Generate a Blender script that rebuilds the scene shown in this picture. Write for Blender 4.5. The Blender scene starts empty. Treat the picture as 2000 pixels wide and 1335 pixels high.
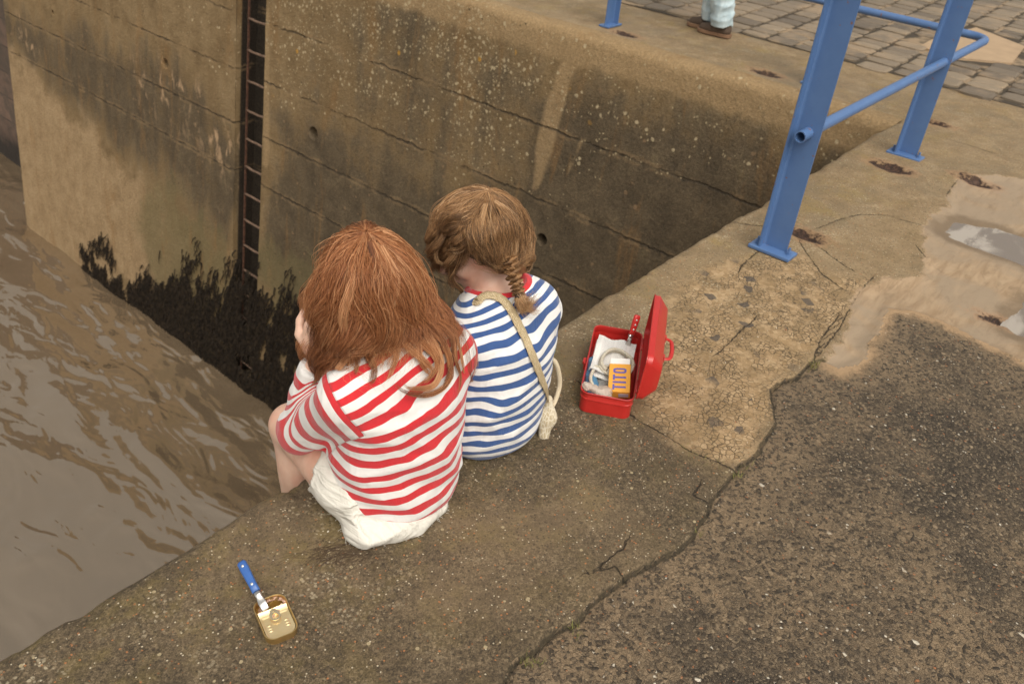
import bpy, bmesh, math, random
import numpy as np
from mathutils import Vector, Matrix

# ---------------------------------------------------------------- camera, sky, sun, exposure
S = bpy.context.scene
COL = S.collection
rng = np.random.default_rng(7)
random.seed(7)
CAMH = 1.5
# camera calibration measured from the photograph (vanishing points of kerb, wall boards and posts)
_c = np.array([1000.0, 667.5]); _vz = np.array([758.0, 3114.0]); _v1 = np.array([-1480.0, -700.0])
_f = math.sqrt(-float((_v1-_c) @ (_vz-_c)))
def _ray(p): return np.array([p[0]-_c[0], p[1]-_c[1], _f])
_up = -_ray(_vz)/np.linalg.norm(_ray(_vz))
_Y = _ray(_v1); _Y = _Y-_up*(_Y@_up); _Y /= np.linalg.norm(_Y)
_R = np.stack([np.cross(_Y, _up), _Y, _up])          # camera (right, down, forward) -> world
cam_d = bpy.data.cameras.new('camera'); cam = bpy.data.objects.new('camera', cam_d); COL.objects.link(cam)
_cx, _cy, _cz = _R@np.array([1., 0, 0]), _R@np.array([0, -1., 0]), _R@np.array([0, 0, -1.])
cam.matrix_world = Matrix([[_cx[i], _cy[i], _cz[i], (0, 0, CAMH)[i]] for i in range(3)]+[[0, 0, 0, 1]])
cam_d.sensor_width = 36; cam_d.lens = _f*36/2000; cam_d.clip_start = 0.05; cam_d.clip_end = 400
cam_d.dof.use_dof = True; cam_d.dof.focus_distance = 1.85; cam_d.dof.aperture_fstop = 7.0
S.camera = cam
W = bpy.data.worlds.new('World'); S.world = W; W.use_nodes = True
_nt = W.node_tree; _nt.nodes.clear()
_sky = _nt.nodes.new('ShaderNodeTexSky'); _sky.sky_type = 'NISHITA'; _sky.sun_disc = False
SUN_EL, SUN_AZ = math.radians(55), math.radians(212)       # azimuth of the sun, measured from +Y towards +X
_sky.sun_elevation = SUN_EL; _sky.sun_rotation = SUN_AZ
_sky.air_density = 1.0; _sky.dust_density = 6.0; _sky.ozone_density = 1.0
_hs = _nt.nodes.new('ShaderNodeHueSaturation'); _hs.inputs['Saturation'].default_value = 0.12   # grey overcast sky
_tn = _nt.nodes.new('ShaderNodeMix'); _tn.data_type = 'RGBA'; _tn.blend_type = 'MULTIPLY'
_tn.inputs[0].default_value = 1.0; _tn.inputs[7].default_value = (1.0, 0.965, 0.90, 1)
_bg = _nt.nodes.new('ShaderNodeBackground'); _bg.inputs['Strength'].default_value = 0.15
_wo = _nt.nodes.new('ShaderNodeOutputWorld')
_nt.links.new(_sky.outputs[0], _hs.inputs['Color']); _nt.links.new(_hs.outputs[0], _tn.inputs[6])
_nt.links.new(_tn.outputs[2], _bg.inputs['Color']); _nt.links.new(_bg.outputs[0], _wo.inputs['Surface'])
sun_d = bpy.data.lights.new('sun', 'SUN'); sun_d.energy = 1.25; sun_d.angle = math.radians(70); sun_d.color = (1.0, 0.95, 0.86)
sun = bpy.data.objects.new('sun', sun_d); COL.objects.link(sun)
_sd = Vector((math.sin(SUN_AZ)*math.cos(SUN_EL), math.cos(SUN_AZ)*math.cos(SUN_EL), math.sin(SUN_EL)))
sun.rotation_euler = _sd.to_track_quat('Z', 'Y').to_euler(); sun.location = _sd*20
S.view_settings.view_transform = 'Standard'; S.view_settings.look = 'None'
S.view_settings.exposure = 0.18; S.view_settings.gamma = 1.0; S.view_settings.use_curve_mapping = False
S.render.engine = 'CYCLES'

# ---------------------------------------------------------------- measuring helpers (photo pixel -> point on a real plane)
def G(px, py, z=0.0):
    d = _R@_ray((px, py)); t = (z-CAMH)/d[2]
    return np.array([0, 0, CAMH])+t*d
def PY(px, py, y):
    d = _R@_ray((px, py)); return np.array([0, 0, CAMH])+d*(y/d[1])
def PX(px, py, x):
    d = _R@_ray((px, py)); return np.array([0, 0, CAMH])+d*(x/d[0])
EDGE_Y, WALL_X, BATTER, WATER_Z = 1.3275, 5.055, 0.135, -4.9
def WL(px, py):                                   # point on the leaning far wall -> (y, z)
    d = _R@_ray((px, py)); t = (WALL_X-BATTER*(0-CAMH))/(d[0]-BATTER*d[2])
    # x = WALL_X + BATTER*z  ->  t*dx = WALL_X + BATTER*(CAMH+t*dz)
    t = (WALL_X+BATTER*CAMH)/(d[0]-BATTER*d[2])
    P = np.array([0, 0, CAMH])+t*d
    return P[1], P[2]

# ---------------------------------------------------------------- object helpers
def mesh_obj(name, verts, faces, mat=None, parent=None, smooth=True, attrs=None):
    me = bpy.data.meshes.new(name)
    verts = np.asarray(verts, dtype=np.float32)
    if isinstance(faces, np.ndarray):
        n, k = faces.shape
        me.vertices.add(len(verts)); me.vertices.foreach_set('co', verts.ravel())
        me.loops.add(n*k); me.loops.foreach_set('vertex_index', faces.astype(np.int32).ravel())
        me.polygons.add(n); me.polygons.foreach_set('loop_start', np.arange(0, n*k, k, dtype=np.int32))
        me.polygons.foreach_set('loop_total', np.full(n, k, dtype=np.int32))
        me.update(calc_edges=True); me.validate()
    else:
        me.from_pydata([tuple(map(float, v)) for v in verts], [], [tuple(map(int, f)) for f in faces]); me.update()
    if attrs:
        for k_, a in attrs.items():
            at = me.attributes.new(k_, 'FLOAT', 'POINT'); at.data.foreach_set('value', np.asarray(a, dtype=np.float32))
    if smooth: me.polygons.foreach_set('use_smooth', np.ones(len(me.polygons), dtype=bool))
    if mat: me.materials.append(getattr(mat, 'm', mat))
    o = bpy.data.objects.new(name, me); COL.objects.link(o)
    if parent: o.parent = parent
    return o
def bm_obj(name, bm, mat=None, parent=None, smooth=False):
    me = bpy.data.meshes.new(name); bmesh.ops.recalc_face_normals(bm, faces=bm.faces); bm.to_mesh(me); bm.free()
    if smooth: me.polygons.foreach_set('use_smooth', np.ones(len(me.polygons), dtype=bool))
    if mat: me.materials.append(getattr(mat, 'm', mat))
    o = bpy.data.objects.new(name, me); COL.objects.link(o)
    if parent: o.parent = parent
    return o
def thing(name, label, cat, loc=(0, 0, 0), rz=0.0, group=None):
    o = bpy.data.objects.new(name, None); COL.objects.link(o); o.location = loc; o.rotation_euler = (0, 0, rz)
    o.empty_display_size = 0.05
    o['label'] = label; o['category'] = cat
    if group: o['group'] = group
    return o
def tag(o, label, cat, group=None, kind=None):
    if label: o['label'] = label
    if cat: o['category'] = cat
    if group: o['group'] = group
    if kind: o['kind'] = kind
    return o
def struct(o, label=None, cat=None):
    o['kind'] = 'structure'
    if label: o['label'] = label; o['category'] = cat
    return o
def keep_world(child, parent):                    # parent without moving the child (parents carry location/rotation only)
    child.parent = parent
    child.matrix_parent_inverse = parent_matrix(parent).inverted()
def parent_matrix(o):
    return Matrix.LocRotScale(o.location, o.rotation_euler, o.scale)
def add_box(bm, c, s, R=None):
    R = R or Matrix.Identity(3)
    vs = []
    for dx in (-1, 1):
        for dy in (-1, 1):
            for dz in (-1, 1):
                vs.append(bm.verts.new(Vector(c)+R@Vector((dx*s[0]/2, dy*s[1]/2, dz*s[2]/2))))
    for f in ((0, 1, 3, 2), (4, 6, 7, 5), (0, 4, 5, 1), (2, 3, 7, 6), (0, 2, 6, 4), (1, 5, 7, 3)):
        bm.faces.new([vs[i] for i in f])
def bevel_all(bm, w, seg=2):
    bmesh.ops.bevel(bm, geom=list(bm.edges), offset=w, segments=seg, affect='EDGES', profile=0.5)
def rounded_rect(w, l, r, n=6):
    pts = []
    for cx, cy, a0 in ((w/2-r, l/2-r, 0), (-w/2+r, l/2-r, 90), (-w/2+r, -l/2+r, 180), (w/2-r, -l/2+r, 270)):
        for i in range(n+1):
            a = math.radians(a0+90*i/n); pts.append((cx+r*math.cos(a), cy+r*math.sin(a)))
    return pts
def loft(rings, close=True, cap0=True, cap1=True):          # rings: list of lists of 3D points, same count
    n = len(rings[0]); V = [p for r in rings for p in r]; F = []
    for i in range(len(rings)-1):
        for j in range(n if close else n-1):
            k = (j+1) % n; F.append((i*n+j, i*n+k, (i+1)*n+k, (i+1)*n+j))
    if cap0: F.append(tuple(reversed(range(n))))
    if cap1: F.append(tuple(range((len(rings)-1)*n, len(rings)*n)))
    return V, F
def frames(P):                                     # parallel-transport frames along a polyline
    P = np.asarray(P, float); T = np.gradient(P, axis=0); T /= np.linalg.norm(T, axis=1, keepdims=True)
    a = np.array([0, 0, 1.]) if abs(T[0][2]) < .9 else np.array([1., 0, 0])
    n = np.cross(T[0], a); n /= np.linalg.norm(n); Ns = [n]
    for i in range(1, len(P)):
        n = Ns[-1]-T[i]*(Ns[-1]@T[i]); n /= np.linalg.norm(n); Ns.append(n)
    Ns = np.array(Ns); return T, Ns, np.cross(T, Ns)
def tube_vf(P, r, n=10, caps=True, ell=1.0):
    P = np.asarray(P, float); T, Nn, B = frames(P); r = np.broadcast_to(r, (len(P),))
    rings = [[P[i]+r[i]*(math.cos(2*math.pi*j/n)*Nn[i]+ell*math.sin(2*math.pi*j/n)*B[i]) for j in range(n)] for i in range(len(P))]
    return loft(rings, cap0=caps, cap1=caps)
def merge(parts):
    V, F = [], []
    for v, f in parts:
        k = len(V); V += list(v); F += [tuple(i+k for i in q) for q in f]
    return V, F
def smooth_poly(P, n=40):                          # Catmull-Rom through the points
    P = np.asarray(P, float); Q = np.vstack([2*P[0]-P[1], P, 2*P[-1]-P[-2]]); out = []
    m = len(P)-1
    for t in np.linspace(0, m, n):
        i = min(int(t), m-1); u = t-i; a, b, c, d = Q[i], Q[i+1], Q[i+2], Q[i+3]
        out.append(.5*((2*b)+(c-a)*u+(2*a-5*b+4*c-d)*u*u+(3*b-a-3*c+d)*u**3))
    return np.array(out)

# ---------------------------------------------------------------- numeric noise, polygons
def _hash(i, j, k, s):
    h = (i*374761393+j*668265263+k*2147483647+s*1274126177) & 0xffffffff
    h = ((h ^ (h >> 13))*1274126177) & 0xffffffff
    return ((h ^ (h >> 16)) & 0xffff)/65535.0
def vnoise(P, scale=1.0, seed=0):
    P = np.asarray(P, float)*scale; I = np.floor(P).astype(np.int64); Fr = P-I; Fr = Fr*Fr*(3-2*Fr); out = 0
    for a in (0, 1):
        for b in (0, 1):
            for c in (0, 1):
                w = (Fr[:, 0] if a else 1-Fr[:, 0])*(Fr[:, 1] if b else 1-Fr[:, 1])*(Fr[:, 2] if c else 1-Fr[:, 2])
                out = out+w*_hash(I[:, 0]+a, I[:, 1]+b, I[:, 2]+c, seed)
    return out*2-1
def fbm(P, scale=1.0, seed=0, oct=4, gain=.5):
    o, a, t = 0, 1, 0
    for i in range(oct): o = o+a*vnoise(P, scale*2**i, seed+i*17); t += a; a *= gain
    return o/t
def seg_d(P, poly, closed):
    poly = np.asarray(poly, float); n = len(poly); D = np.full(len(P), 1e9); Sg = np.ones(len(P))
    for i in range(n if closed else n-1):
        a, b = poly[i], poly[(i+1) % n]; ab = b-a; ap = P-a
        t = np.clip((ap@ab)/(ab@ab+1e-12), 0, 1); q = ap-t[:, None]*ab; d = np.hypot(q[:, 0], q[:, 1])
        m = d < D; D[m] = d[m]; cr = ab[0]*ap[:, 1]-ab[1]*ap[:, 0]; Sg[m] = np.sign(cr[m])
    return D, Sg
def poly_sdf(P, poly):                             # negative inside
    poly = np.asarray(poly, float)
    D, _ = seg_d(P, poly, True); ins = np.zeros(len(P), bool); n = len(poly)
    for i in range(n):
        a, b = poly[i], poly[(i+1) % n]
        c = ((a[1] > P[:, 1]) != (b[1] > P[:, 1]))
        with np.errstate(divide='ignore', invalid='ignore'):
            ins ^= c & (P[:, 0] < (b[0]-a[0])*(P[:, 1]-a[1])/(b[1]-a[1]+1e-15)+a[0])
    return np.where(ins, -D, D)
def gp(pts): return np.array([G(*p)[:2] for p in pts])

# ---------------------------------------------------------------- implicit bodies
def d_cap(P, p0, p1, r0, r1):
    p0, p1 = np.asarray(p0, float), np.asarray(p1, float); ba = p1-p0; pa = P-p0
    t = np.clip((pa@ba)/(ba@ba+1e-12), 0, 1); return np.linalg.norm(pa-t[:, None]*ba, axis=1)-(r0+(r1-r0)*t)
def d_ell(P, c, r, Rm=None):
    q = P-np.asarray(c, float); r = np.asarray(r, float)
    if Rm is not None: q = q@Rm                    # columns of Rm: local axes
    k0 = np.linalg.norm(q/r, axis=1); k1 = np.linalg.norm(q/(r*r), axis=1)+1e-9
    return k0*(k0-1)/k1
def d_torso(P, sp, side, a, b):                    # elliptical tube along a spine polyline
    sp = np.asarray(sp, float); sides = np.asarray(side, float); D = np.full(len(P), 1e9); Tt = np.zeros(len(P))
    best = np.full(len(P), 1e9); L = 0
    for i in range(len(sp)-1):
        side = sides if sides.ndim == 1 else .5*(sides[i]+sides[i+1])
        p0, p1 = sp[i], sp[i+1]; ba = p1-p0; l = np.linalg.norm(ba); pa = P-p0; t = np.clip((pa@ba)/(ba@ba), 0, 1)
        q = pa-t[:, None]*ba; dist = np.linalg.norm(q, axis=1)
        ax = ba/l; s = side-ax*(side@ax); s /= np.linalg.norm(s); w = np.cross(ax, s)
        A = a[i]+(a[i+1]-a[i])*t; B = b[i]+(b[i+1]-b[i])*t
        al = pa@ax-t*l
        k = np.sqrt((q@s/A)**2+(q@w/B)**2+(al/np.minimum(A, B))**2); d = (k-1)*np.minimum(A, B)
        m = d < D; D[m] = d[m]; Tt[m] = L+t[m]*l; L += l
    return D, Tt
def smin(a, b, k):
    h = np.clip(.5+.5*(b-a)/k, 0, 1); return b+(a-b)*h-k*h*(1-h)
def prim_d(P, p):
    if p[0] == 'cap': return d_cap(P, *p[1:5])
    if p[0] == 'ell': return d_ell(P, *p[1:4])
    if p[0] == 'tor': return d_torso(P, *p[1:5])[0]
def prim_box(p):
    if p[0] == 'cap':
        r = max(p[3], p[4]); a = np.minimum(p[1], p[2])-r; b = np.maximum(p[1], p[2])+r
    elif p[0] == 'ell':
        r = max(p[2]); a = np.asarray(p[1])-r; b = np.asarray(p[1])+r
    else:
        r = max(max(p[3]), max(p[4])); a = np.min(p[1], axis=0)-r; b = np.max(p[1], axis=0)+r
    return np.asarray(a, float), np.asarray(b, float)
def field_fn(prims, k=.02):
    def f(P):
        D = np.full(len(P), 9.0)
        for p in prims:
            kk = p[5] if (p[0] in ('cap', 'tor') and len(p) > 5) else (p[4] if p[0] == 'ell' and len(p) > 4 else k)
            a, b = prim_box(p); m = np.all((P > a-.1) & (P < b+.1), axis=1)
            if m.any(): D[m] = smin(D[m], prim_d(P[m], p), kk)
        return D
    return f
def surface_nets(f, lo, hi, h):
    lo, hi = np.asarray(lo, float), np.asarray(hi, float); n = np.ceil((hi-lo)/h).astype(int)+1
    xs = [lo[i]+h*np.arange(n[i]) for i in range(3)]
    Fv = np.empty(n, dtype=np.float32)
    for i in range(0, n[0], 16):
        gx, gy, gz = np.meshgrid(xs[0][i:i+16], xs[1], xs[2], indexing='ij')
        Fv[i:i+16] = f(np.stack([gx.ravel(), gy.ravel(), gz.ravel()], 1)).reshape(gx.shape)
    sg = Fv < 0; c = np.zeros(n-1, np.int8)
    for a in (0, 1):
        for b in (0, 1):
            for d in (0, 1): c += sg[a:n[0]-1+a, b:n[1]-1+b, d:n[2]-1+d]
    cells = np.argwhere((c > 0) & (c < 8)); idx = -np.ones(n-1, np.int64); idx[tuple(cells.T)] = np.arange(len(cells))
    acc = np.zeros((len(cells), 3)); cnt = np.zeros(len(cells))
    for ax in range(3):
        o = [i for i in range(3) if i != ax]
        for u in (0, 1):
            for v in (0, 1):
                s = np.zeros(3, int); s[o[0]] = u; s[o[1]] = v; e = s.copy(); e[ax] = 1
                A = Fv[tuple((cells+s).T)]; B = Fv[tuple((cells+e).T)]; m = (A < 0) != (B < 0)
                t = np.where(m, A/np.where(m, A-B, 1), 0); pt = np.tile(s.astype(float), (len(cells), 1)); pt[:, ax] = t
                acc[m] += pt[m]; cnt[m] += 1
    V = lo+h*(cells+acc/cnt[:, None]); Q = []
    for ax in range(3):
        o = [i for i in range(3) if i != ax]
        sl0 = [slice(1, -1)]*3; sl1 = [slice(1, -1)]*3; sl0[ax] = slice(0, -1); sl1[ax] = slice(1, None)
        A = sg[tuple(sl0)]; B = sg[tuple(sl1)]; E = np.argwhere(A != B)
        if not len(E): continue
        g = E.copy(); g[:, o[0]] += 1; g[:, o[1]] += 1
        q = []
        for u, v in ((-1, -1), (0, -1), (0, 0), (-1, 0)):
            cc = g.copy(); cc[:, o[0]] += u; cc[:, o[1]] += v; q.append(idx[tuple(cc.T)])
        q = np.stack(q, 1); flip = A[tuple(E.T)]
        if ax == 1: flip = ~flip
        q[~flip] = q[~flip][:, ::-1]; Q.append(q)
    Q = np.vstack(Q); Q = Q[(Q >= 0).all(1)]
    return V, Q

# ---------------------------------------------------------------- node helpers
class NM:
    def __init__(s, name):
        s.m = bpy.data.materials.new(name); s.m.use_nodes = True; s.t = s.m.node_tree; s.t.nodes.clear()
        s.out = s.t.nodes.new('ShaderNodeOutputMaterial'); s.b = s.t.nodes.new('ShaderNodeBsdfPrincipled')
        s.t.links.new(s.b.outputs[0], s.out.inputs[0]); s._tc = None
    def link(s, v, sock):
        if hasattr(v, 'is_output') or isinstance(v, bpy.types.NodeSocket): s.t.links.new(v, sock)
        elif isinstance(v, (tuple, list)): sock.default_value = (*v, 1) if (len(v) == 3 and sock.type == 'RGBA') else v
        else: sock.default_value = v
        return sock
    def set(s, **kw):
        for k, v in kw.items(): s.link(v, s.b.inputs[k.replace('_', ' ')])
        return s
    @property
    def co(s):
        if not s._tc: s._tc = s.t.nodes.new('ShaderNodeTexCoord')
        return s._tc.outputs['Object']
    def attr(s, n):
        a = s.t.nodes.new('ShaderNodeAttribute'); a.attribute_name = n; return a.outputs['Fac']
    def map(s, scale=(1, 1, 1), rot=(0, 0, 0), loc=(0, 0, 0), vec=None):
        m = s.t.nodes.new('ShaderNodeMapping'); m.inputs['Scale'].default_value = scale; m.inputs['Rotation'].default_value = rot
        m.inputs['Location'].default_value = loc; s.t.links.new(vec or s.co, m.inputs[0]); return m.outputs[0]
    def noise(s, scale, detail=4, rough=.55, vec=None, dist=0, color=False):
        n = s.t.nodes.new('ShaderNodeTexNoise'); n.inputs['Scale'].default_value = scale; n.inputs['Detail'].default_value = detail
        n.inputs['Roughness'].default_value = rough; n.inputs['Distortion'].default_value = dist
        s.t.links.new(vec or s.co, n.inputs['Vector']); return n.outputs['Color' if color else 'Fac']
    def vor(s, scale, vec=None, feature='F1', rand=1.0, out='Distance'):
        n = s.t.nodes.new('ShaderNodeTexVoronoi'); n.feature = feature; n.inputs['Scale'].default_value = scale
        n.inputs['Randomness'].default_value = rand; s.t.links.new(vec or s.co, n.inputs['Vector']); return n.outputs[out]
    def math(s, op, a, b=0.0, c=None, clamp=False):
        n = s.t.nodes.new('ShaderNodeMath'); n.operation = op; n.use_clamp = clamp; s.link(a, n.inputs[0]); s.link(b, n.inputs[1])
        if c is not None: s.link(c, n.inputs[2])
        return n.outputs[0]
    def ss(s, v, lo, hi):                          # smoothstep map to 0..1 (lo may exceed hi)
        n = s.t.nodes.new('ShaderNodeMapRange'); n.interpolation_type = 'SMOOTHSTEP'; inv = lo > hi
        s.link(v, n.inputs[0]); n.inputs[1].default_value = min(lo, hi); n.inputs[2].default_value = max(lo, hi)
        n.inputs[3].default_value = 1.0 if inv else 0.0; n.inputs[4].default_value = 0.0 if inv else 1.0
        return n.outputs[0]
    def mix(s, f, a, b, mode='MIX'):
        n = s.t.nodes.new('ShaderNodeMix'); n.data_type = 'RGBA'; n.blend_type = mode; n.clamp_factor = True
        s.link(f, n.inputs[0]); s.link(a, n.inputs[6]); s.link(b, n.inputs[7]); return n.outputs[2]
    def ramp(s, f, stops, const=False):
        n = s.t.nodes.new('ShaderNodeValToRGB'); r = n.color_ramp
        if const: r.interpolation = 'CONSTANT'
        while len(r.elements) < len(stops): r.elements.new(.5)
        for e, (p, c) in zip(r.elements, stops): e.position = p; e.color = (*c, 1) if len(c) == 3 else c
        s.link(f, n.inputs[0]); return n.outputs[0]
    def sep(s, v):
        n = s.t.nodes.new('ShaderNodeSeparateXYZ'); s.t.links.new(v, n.inputs[0]); return n.outputs
    def vadd(s, a, b, k=1.0):
        n = s.t.nodes.new('ShaderNodeVectorMath'); n.operation = 'MULTIPLY_ADD'; s.link(b, n.inputs[0]); n.inputs[1].default_value = (k, k, k); s.link(a, n.inputs[2]); return n.outputs[0]
    def bump(s, h, strength=1.0, dist=.01, normal=None):
        n = s.t.nodes.new('ShaderNodeBump'); n.inputs['Strength'].default_value = strength; n.inputs['Distance'].default_value = dist
        s.link(h, n.inputs['Height'])
        if normal is not None: s.t.links.new(normal, n.inputs['Normal'])
        s.t.links.new(n.outputs[0], s.b.inputs['Normal']); return n.outputs[0]
def plain(name, col, rough=.5, metal=0.0, var=.12, scale=60, bump=0.0, spec=.5, coat=0.0):
    n = NM(name); v = n.noise(scale, 4); lo = tuple(c*(1-var) for c in col); hi = tuple(min(1, c*(1+var)) for c in col)
    n.set(Base_Color=n.mix(v, lo, hi), Roughness=n.math('ADD', rough-.06, n.math('MULTIPLY', n.noise(scale*.37, 3), .12)), Metallic=metal)
    n.b.inputs['Specular IOR Level'].default_value = spec; n.b.inputs['Coat Weight'].default_value = coat
    if bump: n.bump(n.noise(scale*3, 3), .5, bump)
    return n.m
def shift(o, root):                                # mesh built in world coordinates -> local to the thing's base
    o.data.transform(Matrix.Translation(-Vector(root.location))); return o

# ================================================================ MATERIALS OF THE SETTING
def mat_deck():
    n = NM('worn_concrete'); x, y, z = n.sep(n.co)[0:3]
    big = n.noise(1.6, 5); mid = n.noise(9, 5, .6); fine = n.noise(70, 4, .65); grit = n.noise(330, 3, .7)
    # dark weathered concrete: mortar with fine exposed aggregate
    ag = n.sep(n.vor(300, n.vadd(n.co, n.noise(150, 2, color=True), .003), out='Color')); ag2 = n.sep(n.vor(150, n.vadd(n.co, n.noise(90, 2, color=True), .005), out='Color'))
    tone = n.math('ADD', n.math('ADD', n.math('MULTIPLY', mid, .34), n.math('MULTIPLY', fine, .26)), n.math('ADD', n.math('MULTIPLY', ag[0], .22), n.math('MULTIPLY', ag2[1], .18)))
    c = n.ramp(tone, [(.28, (.030, .022, .013)), (.44, (.072, .052, .030)), (.57, (.125, .091, .053)), (.70, (.205, .153, .092)), (.82, (.36, .28, .18))])
    c = n.mix(n.ss(n.noise(1.9, 5, .62, dist=.6), .44, .66), c, n.mix(.55, c, (.235, .165, .092)))       # lighter worn areas
    c = n.mix(n.math('MULTIPLY', n.ss(n.noise(3.7, 5, .66, dist=.4), .52, .66), .55), c, n.mix(.6, c, (.060, .043, .027)))   # damp dark areas
    alg = n.math('MULTIPLY', n.ss(n.noise(8.5, 6, .7), .46, .64), n.ss(y, .25, 1.3))
    c = n.mix(n.math('MULTIPLY', alg, .42), c, n.mix(fine, (.11, .082, .022), (.26, .19, .065)))       # ochre algae by the water edge
    # far part of the deck is paler and warmer
    far = n.ss(n.math('ADD', x, n.math('MULTIPLY', big, .9)), 2.0, 3.1)
    cf = n.ramp(n.math('ADD', n.math('MULTIPLY', mid, .6), n.math('MULTIPLY', fine, .4)),
                [(.3, (.17, .115, .058)), (.5, (.265, .185, .10)), (.7, (.36, .265, .155))])
    cf = n.mix(n.math('MULTIPLY', n.ss(n.noise(3.1, 5, .65, dist=.8), .45, .65), .75), cf, (.21, .155, .09))
    cf = n.mix(n.math('MULTIPLY', n.math('MULTIPLY', n.ss(n.noise(4.0, 5, .7), .5, .7), n.ss(y, .5, 1.3)), .6), cf, (.29, .20, .065))
    c = n.mix(far, c, cf)
    # pinkish dry crazed area
    cz = n.attr('sd_craze'); czm = n.ss(n.math('ADD', cz, n.math('MULTIPLY', n.math('SUBTRACT', mid, .5), .16)), .05, -.05)
    wv = n.vadd(n.co, n.noise(30, 3, color=True), .012)
    cell = n.vor(64, wv, out='Color'); cd = n.vor(64, wv, 'DISTANCE_TO_EDGE'); cellr = n.sep(cell)[0]
    cc = n.mix(cellr, (.285, .185, .09), (.42, .295, .165))
    cc = n.mix(n.ss(mid, .42, .62), cc, n.mix(.6, cc, (.20, .13, .06)))
    crz = n.math('MULTIPLY', n.ss(cd, .10, .015), n.ss(n.noise(12, 4), .36, .56))
    cc = n.mix(n.math('MULTIPLY', crz, .85), cc, (.075, .052, .028))
    cell2 = n.sep(n.vor(27, n.vadd(n.co, n.noise(20, 3, color=True), .02), out='Color'))[1]
    cc = n.mix(n.math('MULTIPLY', n.math('GREATER_THAN', cell2, .93), n.math('MULTIPLY', .85, n.ss(n.noise(2.6, 3), .46, .56))), cc, (.075, .062, .052))
    c = n.mix(czm, c, cc)
    # silt
    sl = n.attr('sd_silt'); slm = n.ss(n.math('ADD', sl, n.math('MULTIPLY', n.math('SUBTRACT', n.noise(14, 5, .65), .5), .11)), .012, -.012)
    streak = n.noise(7, 5, .6, n.map((1, 5, 1), (0, 0, math.radians(12))), .5)
    cs = n.mix(n.ss(streak, .3, .7), (.245, .162, .092), (.37, .265, .165))
    cs = n.mix(n.math('MULTIPLY', n.ss(n.noise(2.2, 5, .65, dist=.7), .42, .60), .85), cs, (.27, .205, .14)); cs = n.mix(n.math('MULTIPLY', n.ss(n.noise(9, 6, .72, n.map((1, 2.4, 1), (0, 0, .2)), .8), .50, .68), .4), cs, (.155, .105, .062))
    rimd = n.ss(n.math('ABSOLUTE', n.math('ADD', sl, n.math('MULTIPLY', n.math('SUBTRACT', n.noise(14, 5, .65), .5), .11))), .012, .0); cs = n.mix(n.math('MULTIPLY', rimd, .45), cs, (.42, .29, .18))
    cs = n.mix(n.math('MULTIPLY', n.ss(n.math('ADD', n.attr('sd_pud'), n.math('MULTIPLY', n.math('SUBTRACT', n.noise(9, 5, .65), .5), .16)), .075, .0), .75), cs, (.125, .085, .05))
    c = n.mix(n.math('MULTIPLY', slm, .95), c, cs)
    # lichen: small pale rosettes in drifts
    lic = n.vor(85, n.vadd(n.co, n.noise(60, 3, color=True), .012)); drift = n.ss(n.noise(4.5, 4, .65), .50, .66)
    lm = n.math('MULTIPLY', n.math('MULTIPLY', n.ss(lic, .38, .22), drift), n.math('MULTIPLY', n.ss(y, .55, 1.25), n.math('SUBTRACT', 1, slm)))
    c = n.mix(n.math('MULTIPLY', lm, .8), c, (.44, .37, .25))
    # aggregate specks
    vc = n.sep(n.vor(185, out='Color')); vd = n.vor(185); sp = n.math('MULTIPLY', n.math('SUBTRACT', 1, slm), n.math('SUBTRACT', 1, n.math('MULTIPLY', czm, .8)))
    c = n.mix(n.math('MULTIPLY', n.math('MULTIPLY', n.math('GREATER_THAN', vc[0], .965), n.ss(vd, .42, .30)), sp), c, (.50, .43, .31))
    c = n.mix(n.math('MULTIPLY', n.math('MULTIPLY', n.math('LESS_THAN', vc[0], .030), n.ss(vd, .50, .36)), sp), c, (.34, .14, .055))
    c = n.mix(n.math('MULTIPLY', n.math('MULTIPLY', n.math('GREATER_THAN', vc[1], .84), n.ss(vd, .6, .4)), n.math('MULTIPLY', sp, .55)), c, (.030, .023, .014))
    v3 = n.sep(n.vor(62, out='Color')); v3d = n.vor(62)
    c = n.mix(n.math('MULTIPLY', n.math('MULTIPLY', n.math('GREATER_THAN', v3[1], .97), n.ss(v3d, .30, .24)), sp), c, (.36, .29, .17))
    c = n.mix(n.math('MULTIPLY', n.ss(grit, .45, .75), .20), c, (.33, .25, .15))
    # bruised rust pits left by old posts
    ru = n.attr('sd_rust'); rw = n.math('ADD', ru, n.math('MULTIPLY', n.math('SUBTRACT', n.noise(22, 6, .75), .5), .16))
    c = n.mix(n.math('MULTIPLY', n.ss(rw, .045, .0), .55), c, (.38, .22, .115))
    c = n.mix(n.ss(rw, .008, -.012), c, n.mix(n.ss(fine, .4, .6), (.028, .016, .011), (.085, .045, .028)))
    # cracks
    jit = n.math('MULTIPLY', n.math('SUBTRACT', n.noise(45, 5, .7), .5), .022)
    cs_ = n.math('ABSOLUTE', n.math('ADD', n.attr('crack_s'), jit)); ca = n.attr('crack_a')
    wid = n.ss(n.noise(9, 3), .25, .8)
    cm = n.math('MULTIPLY', n.math('MULTIPLY', n.ss(n.math('SUBTRACT', cs_, n.math('MULTIPLY', wid, .0016)), .0028, .0), n.ss(ca, .03, .02)), n.math('SUBTRACT', 1, n.math('MULTIPLY', slm, .9)))
    cm = n.math('MULTIPLY', cm, n.ss(n.noise(14, 4, .7), .36, .50)); c = n.mix(n.math('MULTIPLY', cm, .85), c, (.026, .019, .012))
    wet = n.math('MULTIPLY', n.ss(x, 4.2, 6.0), n.ss(n.noise(1.3, 4), .35, .6))
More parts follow.
